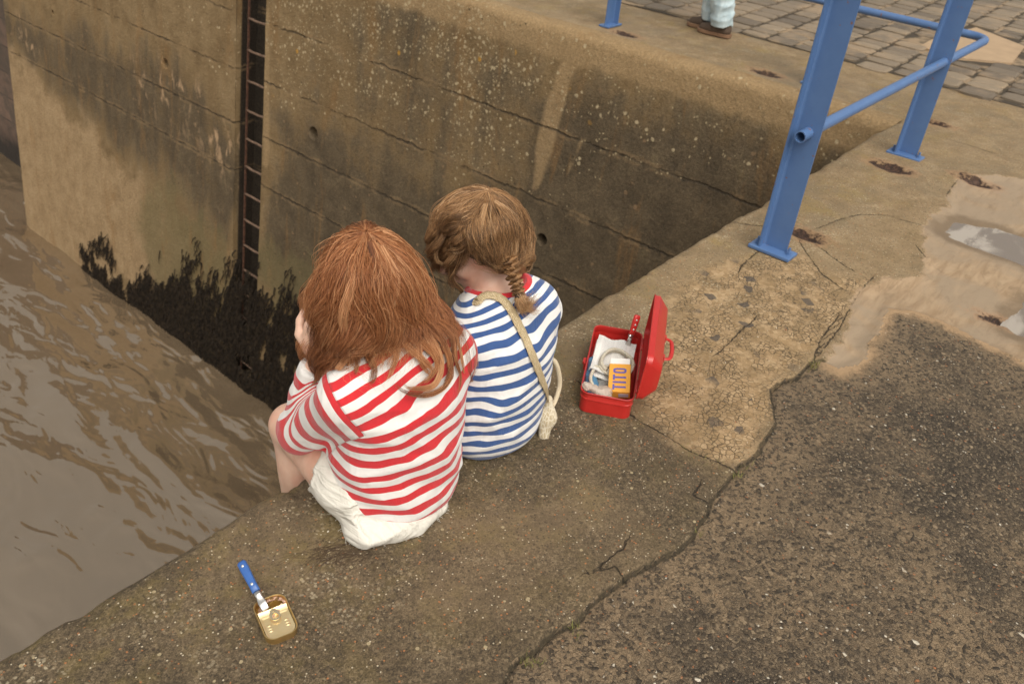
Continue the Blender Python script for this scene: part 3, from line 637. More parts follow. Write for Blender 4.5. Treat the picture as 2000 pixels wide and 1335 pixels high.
def far_wall():
    R_ = .078; prof = []                                 # cross-section, from deck to below water: (x, z)
    th = math.atan(BATTER)
    for i in range(9):
        a = math.pi/2+(math.pi/2-th)*i/8
        prof.append((WALL_X+R_*.95+R_*math.cos(a), -R_+R_*math.sin(a)))
    x1, z1 = prof[-1]; dx0 = x1-(WALL_X+BATTER*z1)
    prof = [(5.22, .0)]+prof; zl = np.concatenate([np.arange(z1-.05, -5.6, -.05), [-5.7]])
    prof += [(WALL_X+BATTER*z_+dx0*max(0, 1-(z1-z_)/.5), z_) for z_ in zl]
    prof = np.array(prof); nz = len(prof)
    yl = np.concatenate([np.arange(EDGE_Y-.02, SL0-.02, .05), [SL0], ]); yr = np.concatenate([[SL1], np.arange(SL1+.05, 12.85, .05), [12.9]])
    def grid(yl_, dx=0.0, wob=True):
        V = np.array([(p[0]+dx, y_, p[1]) for y_ in yl_ for p in prof]); n_ = len(yl_)
        if wob:
            w_ = fbm(V, .8, 21, 3)*.016+fbm(V, 4, 22, 3)*.006
            fade = np.clip((-V[:, 2])/.15, 0, 1); V[:, 0] += w_*fade; V[:, 2] += fbm(V, 3, 25, 3)*.012*(1-fade)*np.clip((5.2-V[:, 0])/.05, 0, 1)
        I = (np.arange(n_-1)[:, None]*nz+np.arange(nz-1)[None, :]).ravel()
        return V, np.stack([I, I+nz, I+nz+1, I+1], 1)
    parts = []; holes = [((323, 125), .055), ((612, 261), .06), ((1058, 468), .047), ((103, 26), .035), ((1475, 540), .045)]
    for yl_ in (yl, yr):
        V, F = grid(yl_); V = list(map(tuple, V)); kill = set(); add = []
        for (p, r) in holes:
            hy, hz = WL(*p)
            if not (yl_[0]+.2 < hy < yl_[-1]-.2): continue
            i0 = int(np.argmin(np.abs(np.array(yl_)-hy)))-2; j0 = int(np.argmin(np.abs(prof[:, 1]-hz)))-2
            kill |= {(i, j) for i in range(i0, i0+4) for j in range(j0, j0+4)}
            bd = [(i0+k, j0) for k in range(4)]+[(i0+4, j0+k) for k in range(4)]+[(i0+4-k, j0+4) for k in range(4)]+[(i0, j0+4-k) for k in range(4)]
            bi = [i*nz+j for i, j in bd]; ring = []
            for q in range(3):
                base = len(V)
                for b_ in bi:
                    vy, vz = V[b_][1]-hy, V[b_][2]-hz; a = math.atan2(vz, vy); rr_ = r*(1.12 if q == 0 else 1.0)
                    yy_, zz_ = hy+rr_*math.cos(a), hz+rr_*math.sin(a); V.append((WALL_X+BATTER*zz_+(0, .012, .4)[q], yy_, zz_))
                ring.append(list(range(base, base+16)))
            seq = [bi]+ring
            for q in range(3):
                for k in range(16): add.append((seq[q][k], seq[q][(k+1) % 16], seq[q+1][(k+1) % 16], seq[q+1][k]))
            add += [(ring[2][0], ring[2][k], ring[2][k+1], ring[2][k+1]) for k in ()]
            c_ = len(V); V.append((WALL_X+BATTER*hz+.4, hy, hz)); add += [(ring[2][k], ring[2][(k+1) % 16], c_, c_) for k in range(16)]
        ii = np.array([(a//nz, a % nz) for a in F[:, 0]]); km = np.array([tuple(t) not in kill for t in ii])
        Fl = [tuple(q) for q in F[km]]+[tuple(dict.fromkeys(q)) for q in add]
        parts.append((V, Fl))
    # slot: two jambs and a back
    b0 = [(p[0]+SLD, p[1]) for p in prof]
    Vb = [(x_, y_, z_) for y_ in np.linspace(SL0, SL1, 6) for (x_, z_) in b0]
    I = [(i*nz+j, (i+1)*nz+j, (i+1)*nz+j+1, i*nz+j+1) for i in range(5) for j in range(nz-1)]; parts.append((Vb, I))
    for y_ in (SL0, SL1):
        Vj = [(p[0]+t*SLD, y_, p[1]) for t in (0, .2, .28, .6, 1) for p in prof]; parts.append((Vj, [(i*nz+j, (i+1)*nz+j, (i+1)*nz+j+1, i*nz+j+1) for i in range(4) for j in range(nz-1)]))
    # end of the wall
    Ve = [(p[0]+t, 12.9, p[1]) for t in (0, 1.5, 9) for p in prof]; parts.append((Ve, [(i*nz+j, (i+1)*nz+j, (i+1)*nz+j+1, i*nz+j+1) for i in range(2) for j in range(nz-1)]))
    V, F = merge(parts)
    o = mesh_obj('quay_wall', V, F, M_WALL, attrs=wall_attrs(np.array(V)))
    bm = bmesh.new(); bm.from_mesh(o.data); bmesh.ops.recalc_face_normals(bm, faces=bm.faces); bm.to_mesh(o.data); bm.free()
    try: o.data.set_sharp_from_angle(angle=math.radians(40))
    except Exception: pass
    tag(o, 'stained concrete quay wall opposite the girls, sloping down into the muddy water', 'wall')
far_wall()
def pier_wall():
    n = NM('dark_wet_stone'); br = n.t.nodes.new('ShaderNodeTexBrick'); n.t.links.new(n.map((1, 1, 1), (math.pi/2, 0, math.pi/2)), br.inputs[0])
    br.inputs['Scale'].default_value = 1.1; br.inputs['Mortar Size'].default_value = .012; br.inputs['Color1'].default_value = (.16, .10, .07, 1); br.inputs['Color2'].default_value = (.10, .066, .048, 1); br.inputs['Mortar'].default_value = (.04, .03, .02, 1)
    x, y, z = n.sep(n.co)[0:3]; c = n.mix(n.ss(n.noise(2, 5, .7), .42, .62), br.outputs[0], (.075, .055, .04)); c = n.mix(n.ss(n.math('ADD', z, n.noise(3, 5, .7)), -3.6, -4.2), c, (.02, .014, .01))
    n.set(Base_Color=c, Roughness=.85); n.bump(n.math('ADD', br.outputs[1], n.noise(8, 5)), .5, .03)
    bm = bmesh.new(); add_box(bm, (10.3, 28, -2.8), (10, 34, 5.6)); bevel_all(bm, .06)
    tag(bm_obj('pier_wall', bm, n.m), 'dark wet masonry wall set back beyond the end of the concrete quay wall', 'wall')
pier_wall()

# ---- iron ladder in the slot
def ladder():
    M = NM('rusty_iron'); f = M.noise(40, 5, .7); M.set(Base_Color=M.ramp(f, [(.3, (.018, .009, .006)), (.55, (.085, .034, .017)), (.75, (.19, .09, .05))]), Roughness=.8); M.bump(f, .4, .004)
    M2 = NM('worn_rung'); f = M2.noise(30, 5, .7); M2.set(Base_Color=M2.ramp(f, [(.3, (.075, .042, .026)), (.7, (.22, .14, .095))]), Roughness=.6)
    t = thing('ladder', 'rusty iron ladder in the dark slot of the concrete quay wall', 'ladder', (WALL_X+BATTER*WATER_Z+.05, 7.34, WATER_Z))
    y0, y1 = SL0+.035, SL1-.12
    def xw(z): return WALL_X+BATTER*z+.055
    for y_ in (y0, y1):
        bm = bmesh.new()
        for a, b in ((-5.3, -2.6), (-2.6, .0)):
            m = (a+b)/2; R_ = Matrix.Rotation(math.atan(BATTER), 3, 'Y'); add_box(bm, (xw(m), y_, m), (.020, .012, (b-a)*1.01), R_)
        shift(bm_obj('stile', bm, M, t), t)
    for k in range(17):
        z_ = WL(470, 37)[1]+.01-k*.298
        if z_ < -5.1: break
        P = [(xw(z_), y0+(y1-y0)*i/6, z_+random.uniform(-.004, .004)-.004*math.sin(math.pi*i/6)) for i in range(7)]
        v, f_ = tube_vf(P, .0125, 8); o = shift(mesh_obj('rung', v, f_, M2, t), t)
ladder()

# ---- black weed hanging on the wall
def seaweed():
    top = [WL(*p) for p in [(95, 470), (118, 462), (135, 452), (150, 470), (190, 455), (210, 450), (235, 510), (270, 512), (300, 500), (330, 465), (355, 480), (385, 455), (410, 500), (440, 500), (470, 475), (500, 480), (520, 520), (545, 540), (580, 520), (605, 485), (640, 500), (680, 540), (760, 570), (860, 640), (1000, 720)]]
    ty = np.array([t_[0] for t_ in top][::-1]); tz = np.array([t_[1] for t_ in top][::-1]); Vs, Fs = [], []
    n = 0; r = np.random.default_rng(3)
    while n < 13000:
        m = 6000; y = r.uniform(1.6, 11.2, m); z = r.uniform(-5.0, -3.0, m); t_ = np.interp(y, ty, tz)
        P = np.column_stack([y*4.5, np.zeros(m), z*.8]); cl = fbm(P, 1, 41, 4)+.35*fbm(np.column_stack([y, z, z*0]), 7, 43, 3)
        rel = (t_-z)/np.maximum(t_+4.95, .25)                   # 0 at the top line, 1 at the water
        ok = (rel > -.05) & (cl > .20-1.15*np.clip(rel, 0, 1)+.16*r.normal(size=m)) & (z < t_+.06)
        hole = fbm(np.column_stack([y, z, z*0]), 2.2, 47, 3); hole2 = fbm(np.column_stack([y, z*.35, z*0]), 9, 48, 3); ok &= ~((hole+.55*hole2 > .34) & (rel < .85)) & (r.random(m) < np.clip(.10+2.4*rel, 0, 1))
        for yy_, zz_ in zip(y[ok], z[ok]):
            L = r.uniform(.05, .20); w = r.uniform(.004, .011); bx = WALL_X+BATTER*zz_; k = len(Vs); sw = r.uniform(-.035, .035); ph = r.uniform(0, 6)
            for i in range(5):
                u = i/4; zc = zz_-L*u; xo = WALL_X+BATTER*zc-.006-.028*math.sin(u*2.6)*r.uniform(.5, 1.3); yc = yy_+sw*u+.010*math.sin(ph+u*5); ww = w*(1-.75*u**2)
                Vs += [(xo, yc-ww, zc), (xo-r.uniform(0, .008), yc+ww, zc)]
            for i in range(4): Fs.append((k+2*i, k+2*i+1, k+2*i+3, k+2*i+2))
            n += 1
    M = NM('black_weed'); f = M.noise(18, 4, .7); M.set(Base_Color=M.ramp(f, [(.32, (.006, .0045, .003)), (.52, (.016, .011, .007)), (.70, (.032, .022, .012)), (.82, (.065, .044, .022))]), Roughness=.75); M.b.inputs['Specular IOR Level'].default_value = .15
    o = mesh_obj('seaweed', Vs, Fs, M.m, smooth=True); tag(o, 'black seaweed hanging in strands along the foot of the concrete quay wall', 'seaweed', kind='stuff')
seaweed()

# ---- water
def water():
    xw = lines((-40, -4, 3), (-4, 5.6, .06), (5.6, 40, 4)); yw = lines((1.25, 16, .06), (16, 80, 4)); gx, gy = np.meshgrid(xw, yw, indexing='ij'); P = np.column_stack([gx.ravel(), gy.ravel()])
    z = np.zeros(len(P)); r = np.random.default_rng(5)
    for i in range(14):
        a = r.uniform(-.9, .9)+math.radians(150); L = r.uniform(.35, 1.7); z += .0042*L*np.sin((P@np.array([math.cos(a), math.sin(a)]))*2*math.pi/L+r.uniform(0, 6))
    P3 = np.column_stack([P, z*0]); z = z*(.35+.9*np.clip(fbm(P3, .35, 61, 2)+.4, 0, 1))
    d = np.clip(1-(WALL_X+BATTER*WATER_Z-P[:, 0])/1.2, 0, 1); z += d*fbm(P3, 2.2, 63, 3)*.05      # chop against the wall
    I = (np.arange(len(xw)-1)[:, None]*len(yw)+np.arange(len(yw)-1)[None, :]).ravel(); n_ = len(yw)
    struct(mesh_obj('water', np.column_stack([P, z+WATER_Z]), np.stack([I, I+n_, I+n_+1, I+1], 1), M_WATER))
water()

# ================================================================ RAILING ROUND THE DOCK CORNER
def railing():
    n = NM('blue_paint'); f = n.noise(14, 4); v = n.noise(90, 4, .7)
    c = n.mix(f, (.066, .132, .292), (.095, .178, .350)); c = n.mix(n.math('MULTIPLY', n.ss(v, .66, .74), .6), c, (.035, .07, .16)); c = n.mix(n.math('MULTIPLY', n.ss(n.noise(31, 6, .75), .625, .66), .85), c, (.20, .085, .04))
    n.set(Base_Color=c, Roughness=n.math('ADD', .34, n.math('MULTIPLY', v, .18))); n.b.inputs['Coat Weight'].default_value = .12; n.bump(n.noise(45, 3), .25, .002); M = n.m
    t = thing('railing', 'blue painted steel railing wrapping the corner of the dock', 'railing', (3.03, 1.07, 0))
    posts = [(3.03, 1.07, 0), (4.60, 1.085, 0), (5.42, 1.98, 1), (5.42, 3.555, 1), (5.42, 5.13, 1), (5.42, 6.4, 1)]
    Hh = 1.12; sw, sf, th = .104, .050, .008
    for (x, y, s) in posts:
        bm = bmesh.new()                                 # angle-iron post: web and flange with a small fillet
        prof = [(0, 0), (sw, 0), (sw, th), (th+.006, th), (th, th+.006), (th, sf), (0, sf)]
        vs0, vs1 = [], []
        for (u, w) in prof:                              # u runs along the web, w along the flange
            if s == 0: q = (x-w+.01, y+sw/2-u)
            else: q = (x+sw/2-u, y-w+.01)
            vs0.append(bm.verts.new((q[0], q[1], .012))); vs1.append(bm.verts.new((q[0], q[1], Hh)))
        k = len(prof)
        for j in range(k): bm.faces.new((vs0[j], vs0[(j+1) % k], vs1[(j+1) % k], vs1[j]))
        bm.faces.new(vs0[::-1]); bm.faces.new(vs1); bmesh.ops.bevel(bm, geom=[e for e in bm.edges if abs(e.verts[0].co.z-e.verts[1].co.z) > .5], offset=.0018, segments=2, affect='EDGES')
        p = shift(bm_obj('post', bm, M, t), t)
        bm = bmesh.new(); add_box(bm, (x-.008, y, .006) if s == 0 else (x, y-.008, .006), (.085, .175, .014) if s == 0 else (.175, .085, .014)); bevel_all(bm, .003); shift(bm_obj('base_plate', bm, M, p), t)
        for d in (-1, 1):
            bm = bmesh.new(); c0 = (x-.008, y+d*.066) if s == 0 else (x+d*.066, y-.008)
            for (r_, h0, h1, sg) in ((.0125, .012, .015, 16), (.010, .015, .025, 6), (.0055, .025, .040, 10)):
                m4 = Matrix.Translation((c0[0], c0[1], (h0+h1)/2)); bmesh.ops.create_cone(bm, cap_ends=True, segments=sg, radius1=r_, radius2=r_, depth=h1-h0, matrix=m4)
            shift(bm_obj('bolt', bm, M, p), t)
    def rail(z, x_start):
        A_ = [(x_start, 1.066, z), (3.6, 1.066, z), (4.6, 1.064, z), (5.08, 1.062, z)]; r = .10; xr = 5.385
        arc = [(xr-r+r*math.sin(a), 1.062+r-r*math.cos(a), z) for a in np.linspace(.12, math.pi/2, 9)]
        B = [(xr, 1.4, z), (xr, 3, z), (xr, 5, z), (xr, 6.6, z)]
        return A_+[(xr-r, 1.062, z)]+arc+B
    for z, xs_ in ((.485, 2.965), (1.04, 2.98)):
        P = rail(z, xs_); ro, ri = .0215, .0178
        Pn = np.array(P); T, Nn, Bb = frames(Pn)
        def ring(i, r): return [Pn[i]+r*(math.cos(2*math.pi*j/20)*Nn[i]+math.sin(2*math.pi*j/20)*Bb[i]) for j in range(20)]
        inner = [Pn[0]+T[0]*.25]
        R2 = [ [Pn[0]+T[0]*.25+ri*(math.cos(2*math.pi*j/20)*Nn[0]+math.sin(2*math.pi*j/20)*Bb[0]) for j in range(20)], ring(0, ri)]+[ring(i, ro) for i in range(len(P))]
        v, f_ = loft(R2, cap0=True, cap1=True); o = shift(mesh_obj('rail_tube', v, f_, M, t), t)
        try: o.data.set_sharp_from_angle(angle=math.radians(50))
        except Exception: pass
railing()
# ================================================================ PEOPLE
def nrm(v): v = np.asarray(v, float); return v/np.linalg.norm(v)
def basis(fwd, up=(0, 0, 1)):                       # columns: right side, forward, up
    f = nrm(fwd); s = nrm(np.cross(f, up)); return np.column_stack([s, f, np.cross(s, f)])
def nets_obj(name, f, lo, hi, h, mat, parent, relax=1):
    V, Q = surface_nets(f, lo, hi, h)
    for _ in range(relax):                           # light smoothing towards neighbours
        acc = np.zeros_like(V); cnt = np.zeros(len(V))
        for i in range(4):
            j = (i+1) % 4; np.add.at(acc, Q[:, i], V[Q[:, j]]); np.add.at(cnt, Q[:, i], 1); np.add.at(acc, Q[:, j], V[Q[:, i]]); np.add.at(cnt, Q[:, j], 1)
        V = .5*V+.5*acc/np.maximum(cnt, 1)[:, None]
    a, b, c = V[Q[:, 0]], V[Q[:, 1]], V[Q[:, 2]]
    if np.einsum('ij,ij->i', a, np.cross(b, c)).sum()+np.einsum('ij,ij->i', a, np.cross(c, V[Q[:, 3]])).sum() < 0: Q = Q[:, ::-1]
    o = mesh_obj(name, V, Q, mat, parent); return o, V
def head_prims(C, B):
    L = lambda s, f, u: C+B@np.array([s, f, u])
    P = [('ell', L(0, -.012, .025), (.073, .090, .085), B), ('ell', L(0, .028, -.028), (.058, .064, .072), B, .03), ('ell', L(0, .045, -.088), (.036, .040, .026), B, .035),
         ('cap', L(0, .088, .005), L(0, .108, -.036), .008, .0125, .012), ('ell', L(0, .088, -.066), (.021, .012, .0055), B, .006), ('ell', L(0, .087, -.077), (.018, .012, .006), B, .006),
         ('ell', L(.036, .066, -.035), (.022, .02, .02), B, .02), ('ell', L(-.036, .066, -.035), (.022, .02, .02), B, .02), ('ell', L(0, .082, .022), (.045, .012, .010), B, .015)]
    for s in (-1, 1): P.append(('ell', L(s*.073, -.008, -.022), (.010, .019, .030), B, .008))
    return P
def hand_prims(Wr, a, n, side, curl=.5, spread=.0):   # a: towards the fingers, n: back of the hand, side: +1 thumb on +w
    a = nrm(a); n = nrm(np.asarray(n)-a*np.dot(n, a)); w = np.cross(a, n)*side; P = [('ell', Wr+a*.045, (.040, .047, .017), np.column_stack([w, a, n]), .015)]
    for i, (o, L) in enumerate(((.029, .066), (.010, .075), (-.010, .070), (-.028, .054))):
        p = Wr+a*(.084-.006*abs(i-1))+w*o; ang = curl*.55
        P.append(('cap', Wr+a*.04+w*o*.8, p, .0105, .0105, .012))
        for k, (fr, r) in enumerate(((.45, .0095), (.32, .0085), (.23, .0078))):
            d = a*math.cos(ang)-n*math.sin(ang)+w*(o*spread); q = p+nrm(d)*L*fr; P.append(('cap', p, q, r, r*.93, .004)); p = q; ang += curl*(1.1 if k == 0 else .8)
    p0 = Wr+a*.022+w*.024; p1 = p0+nrm(a*.6+w*.75-n*.25)*.036; p2 = p1+nrm(a*.9+w*.25-n*.45)*.03; p3 = p2+nrm(a*.9-n*.5-w*.1)*.024
    return P+[('cap', p0, p1, .0135, .0115, .012), ('cap', p1, p2, .0108, .0098, .004), ('cap', p2, p3, .0098, .0078, .004)]
def mat_skin():
    n = NM('skin'); f = n.noise(22, 4, .6); c = n.mix(n.ss(f, .3, .7), (.66, .40, .29), (.74, .49, .37)); c = n.mix(n.math('MULTIPLY', n.ss(n.noise(8, 3), .48, .68), .35), c, (.70, .31, .23))
    c = n.mix(n.math('MULTIPLY', n.ss(n.vor(190), .16, .08), n.math('MULTIPLY', n.ss(n.noise(30, 2), .55, .65), .5)), c, (.45, .22, .13))
    n.set(Base_Color=c, Roughness=.5, Subsurface_Weight=.12, Subsurface_Radius=(.02, .008, .004)); n.bump(n.noise(420, 3), .15, .001); return n.m
M_SKIN = mat_skin()
def mat_stripes(name, dark, white, period, off, asym=.5, rib=(.60, .030, .038)):
    n = NM(name); v = n.attr('vt'); va = n.attr('va'); m = n.math('GREATER_THAN', n.attr('seam'), 0.0)
    vv = n.math('ADD', n.math('MULTIPLY', v, n.math('SUBTRACT', 1, m)), n.math('MULTIPLY', va, m))
    vv = n.math('ADD', vv, n.math('MULTIPLY', n.math('SUBTRACT', n.noise(9, 3), .5), .007))
    ph = n.math('FRACT', n.math('ADD', n.math('DIVIDE', vv, period), off)); st = n.math('MULTIPLY', n.ss(ph, .02, .045), n.ss(ph, asym+.025, asym))
    hem = n.attr('hem'); st = n.mix(n.ss(hem, .0135, .0125), st, (1, 1, 1)); ln = n.math('MULTIPLY', n.ss(n.math('ABSOLUTE', n.math('SUBTRACT', hem, .0150)), .0012, .0006), .6)
    fine = n.noise(130, 3, .6); c = n.mix(st, n.mix(fine, tuple(c*.93 for c in white), white), n.mix(fine, tuple(c*.88 for c in dark), tuple(min(1, c*1.08) for c in dark)))
    c = n.mix(n.math('MULTIPLY', ln, .6), c, white)
    cl = n.attr('neck'); c = n.mix(n.ss(cl, .0155, .0150), c, n.mix(fine, tuple(x*.9 for x in rib), rib))
    sm = n.ss(n.math('ABSOLUTE', n.attr('seam')), .0035, .001); c = n.mix(n.math('MULTIPLY', sm, .35), c, n.mix(.5, c, (.05, .03, .03)))
    n.set(Base_Color=c, Roughness=.85, Sheen_Weight=.25); n.b.inputs['Specular IOR Level'].default_value = .2
    kn = n.noise(700, 2); wr = n.noise(26, 4, .55, dist=.6)
    def crease(sc, rot, st): q = n.noise(sc, 3, .5, n.map((1, 1, st), (.3, rot, .2)), .9); return n.ss(n.math('ABSOLUTE', n.math('SUBTRACT', q, .5)), .17, .0)
    wr = n.math('ADD', n.math('MULTIPLY', wr, .5), n.math('ADD', n.math('MULTIPLY', crease(8, .7, .30), .55), n.math('MULTIPLY', crease(11, -.6, .35), .45)))
    n.bump(n.math('ADD', n.math('MULTIPLY', wr, .8), n.math('SUBTRACT', n.math('MULTIPLY', kn, .10), n.math('MULTIPLY', sm, .35))), .50, .010); return n.m
def shirt(parent, name, mat, sp, side, a, b, arms, hemplane, neck, folds, lo, hi, h=.0052, infl=.010, tilt=(.06, .20)):
    """arms: list of (shoulder, elbow, wrist, radii, cut at wrist); hemplane: (point, normal) keeping the positive side"""
    tor = ('tor', sp, side, [x+infl for x in a], [x+infl for x in b])
    arm_pr = []
    for (s0, e0, w0, r) in arms:
        arm_pr.append([('cap', s0, e0, r[0], r[1], .03), ('cap', e0, w0, r[1], r[2], .02)])
    base = field_fn([tor]+[('cap', ar[0], np.array(sp[3])+np.array([0, 0, .005]), r_[3], .062, .05) for ar, r_ in zip(arms, [x[3]+(x[3][0]+.004,) for x in arms])]+[p for q in arm_pr for p in q], .03)
    hp, hn = np.asarray(hemplane[0], float), nrm(hemplane[1])
    def f(P):
        D = base(P); m = np.abs(D) < .035
        if m.any(): D[m] -= folds(P[m])
        tm = d_torso(P, *tor[1:5])[0]
        da = np.full(len(P), 9.)
        for q in arm_pr:
            for p in q: da = np.minimum(da, d_cap(P, *p[1:5]))
        hem = -((P-hp)@hn)+.006*np.sin(P[:, 0]*38)
        D = np.where(da < tm-.0, np.maximum(D, np.where(P[:, 2] < .0, 1, -1)), np.maximum(D, hem))
        for (s0, e0, w0, r) in arms:
            ax = nrm(np.asarray(w0)-np.asarray(e0)); cut = (P-np.asarray(w0))@ax; near = d_cap(P, e0, np.asarray(w0)+ax*.12, r[1]+.02, r[2]+.03) < 0
            D = np.where(near, np.maximum(D, cut), D)
        return np.maximum(D, -d_ell(P, *neck))
    o, V = nets_obj(name, f, lo, hi, h, mat, parent)
    td = d_torso(V, *tor[1:5])[0]; sm = np.full(len(V), -1.0); va = np.zeros(len(V)); dbest = np.full(len(V), 9.0)
    for (s0, e0, w0, r) in arms:
        s0, e0, w0 = map(np.asarray, (s0, e0, w0)); d1 = d_cap(V, s0, e0, r[0], r[1]); d2 = d_cap(V, e0, w0, r[1], r[2]); d = np.minimum(d1, d2)
        L1 = np.linalg.norm(e0-s0); ad = nrm(e0-s0); lat = nrm((s0-np.array(sp[2]))*np.array([1, 0, .1])); out = nrm(ad*.75+lat*.8); pl = (V-s0)@out-.002
        w_ = np.clip(((V-s0)@ad)/(L1*.75), 0, 1); u1 = ((V-s0)@out/(out@ad))*(1-w_)+((V-s0)@ad)*w_
        u2 = L1+(V-e0)@nrm(w0-e0); k = np.clip(.5+(d1-d2)/.05, 0, 1); arc = u1*(1-k)+u2*k
        mm = np.minimum(pl, (td-d)+.028); take = (d < dbest); va[take] = arc[take]; dbest[take] = d[take]; sm = np.maximum(sm, mm)
    z, y = V[:, 2], V[:, 1]; t = np.clip((z-.34)/.12, 0, 1); wt = np.clip((z-.02)/.30, 0, 1); vt = z-(tilt[0]+(tilt[1]-tilt[0])*wt)*(V[:, 0]-sp[2][0])+.8*(y-1.03)*t*t*(3-2*t)+.010*fbm(V, 9, 77, 3)+.55*folds(V)+.007*fbm(V, 14, 79, 2)
    hem = np.where(sm > 0, .2, (V-hp)@hn+.006*np.sin(V[:, 0]*38)*-1)
    for k_, a_ in dict(vt=vt, va=.72*va+.25*folds(V), seam=sm, hem=hem, neck=d_ell(V, *neck)).items():
        at = o.data.attributes.new(k_, 'FLOAT', 'POINT'); at.data.foreach_set('value', a_.astype(np.float32))
    return o
def ridge(P, ang, freq, stretch, seed, axis=(0, 2)):      # ridged folds running along a direction in a plane
    c, s = math.cos(ang), math.sin(ang); u = P[:, axis[0]]*c+P[:, axis[1]]*s; v = -P[:, axis[0]]*s+P[:, axis[1]]*c
    q = np.column_stack([u*freq/stretch, v*freq, P[:, 1]*freq*.4]); nz = vnoise(q, 1, seed)+.4*vnoise(q, 2.1, seed+1); return np.clip(1-np.abs(nz)*1.6, 0, 1)**1.5

# ---------------------------------------------------------------- hair
def mat_hair(name, stops, rough=.47):
    n = NM(name); v = n.attr('hc'); u = n.attr('hu'); t = n.math('ADD', v, n.math('MULTIPLY', n.math('SUBTRACT', n.noise(55, 3), .5), .25))
    n.set(Base_Color=n.ramp(t, stops), Roughness=rough); n.b.inputs['Specular IOR Level'].default_value = .42; n.b.inputs['Subsurface Weight'].default_value = 0
    return n.m
def strand_mesh(name, Ps, rad, hc, mat, parent, sides=3):   # Ps (N,M,3)
    N, M_, _ = Ps.shape; T = np.gradient(Ps, axis=1); T /= np.linalg.norm(T, axis=2, keepdims=True)+1e-9
    ref = nrm(np.array([.31, -.55, .42])); A_ = np.cross(T, ref); A_ /= np.linalg.norm(A_, axis=2, keepdims=True)+1e-9; B_ = np.cross(T, A_)
    u = np.linspace(0, 1, M_)[None, :, None]; r = np.broadcast_to(np.asarray(rad).reshape(-1, 1, 1), (N, 1, 1))*(1-.75*u**2.5); V = []
    for k in range(sides):
        a = 2*math.pi*k/sides; V.append(Ps+r*(math.cos(a)*A_+math.sin(a)*B_))
    V = np.stack(V, 2); idx = np.arange(N*M_*sides).reshape(N, M_, sides); q = []
    for k in range(sides):
        j = (k+1) % sides; q.append(np.stack([idx[:, :-1, k], idx[:, :-1, j], idx[:, 1:, j], idx[:, 1:, k]], -1).reshape(-1, 4))
    HC = np.repeat(np.asarray(hc), M_*sides); HU = np.broadcast_to(np.linspace(0, 1, M_)[None, :, None], (N, M_, sides)).ravel()
    return mesh_obj(name, V.reshape(-1, 3), np.vstack(q), mat, parent, attrs={'hc': HC, 'hu': HU})
def scalp_roots(N, C, B, r, seed, keep):
    g = np.random.default_rng(seed); out = []
    while sum(map(len, out)) < N:
        n_ = g.normal(size=(N, 3)); n_ /= np.linalg.norm(n_, axis=1, keepdims=True); out.append(n_[keep(n_)])
    L = np.vstack(out)[:N]; return L, (L*r)@B.T+C
def grow(P, D, steps, ds, force, C, B, r, layer, coll, colloff, seed, wob=.05, target=None):
    g = np.random.default_rng(seed); out = [P.copy()]; P = P.copy(); D = D.copy()
    for s in range(steps):
        F = force(P, s, D); D = D+F; D /= np.linalg.norm(D, axis=1, keepdims=True)
        Pn = P+D*ds[:, None]
        q = (Pn-C)@B; ra = r[None, :]+layer[:, None]; k = np.linalg.norm(q/ra, axis=1); m = k < 1
        if m.any(): Pn[m] = (q[m]/k[m][:, None])@B.T+C
        if coll is not None:
            d = coll(Pn); m = d < colloff
            if m.any():
                e = .004; Gd = np.column_stack([coll(Pn[m]+np.eye(3)[i]*e)-coll(Pn[m]-np.eye(3)[i]*e) for i in range(3)])/(2*e); Gd /= np.linalg.norm(Gd, axis=1, keepdims=True)+1e-9
                Pn[m] += Gd*(colloff[m]-d[m])[:, None]
        mv = Pn-P; L = np.linalg.norm(mv, axis=1, keepdims=True); D = np.where(L > 1e-5, mv/np.maximum(L, 1e-6), D); P = Pn; out.append(P.copy())
    return np.stack(out, 1)
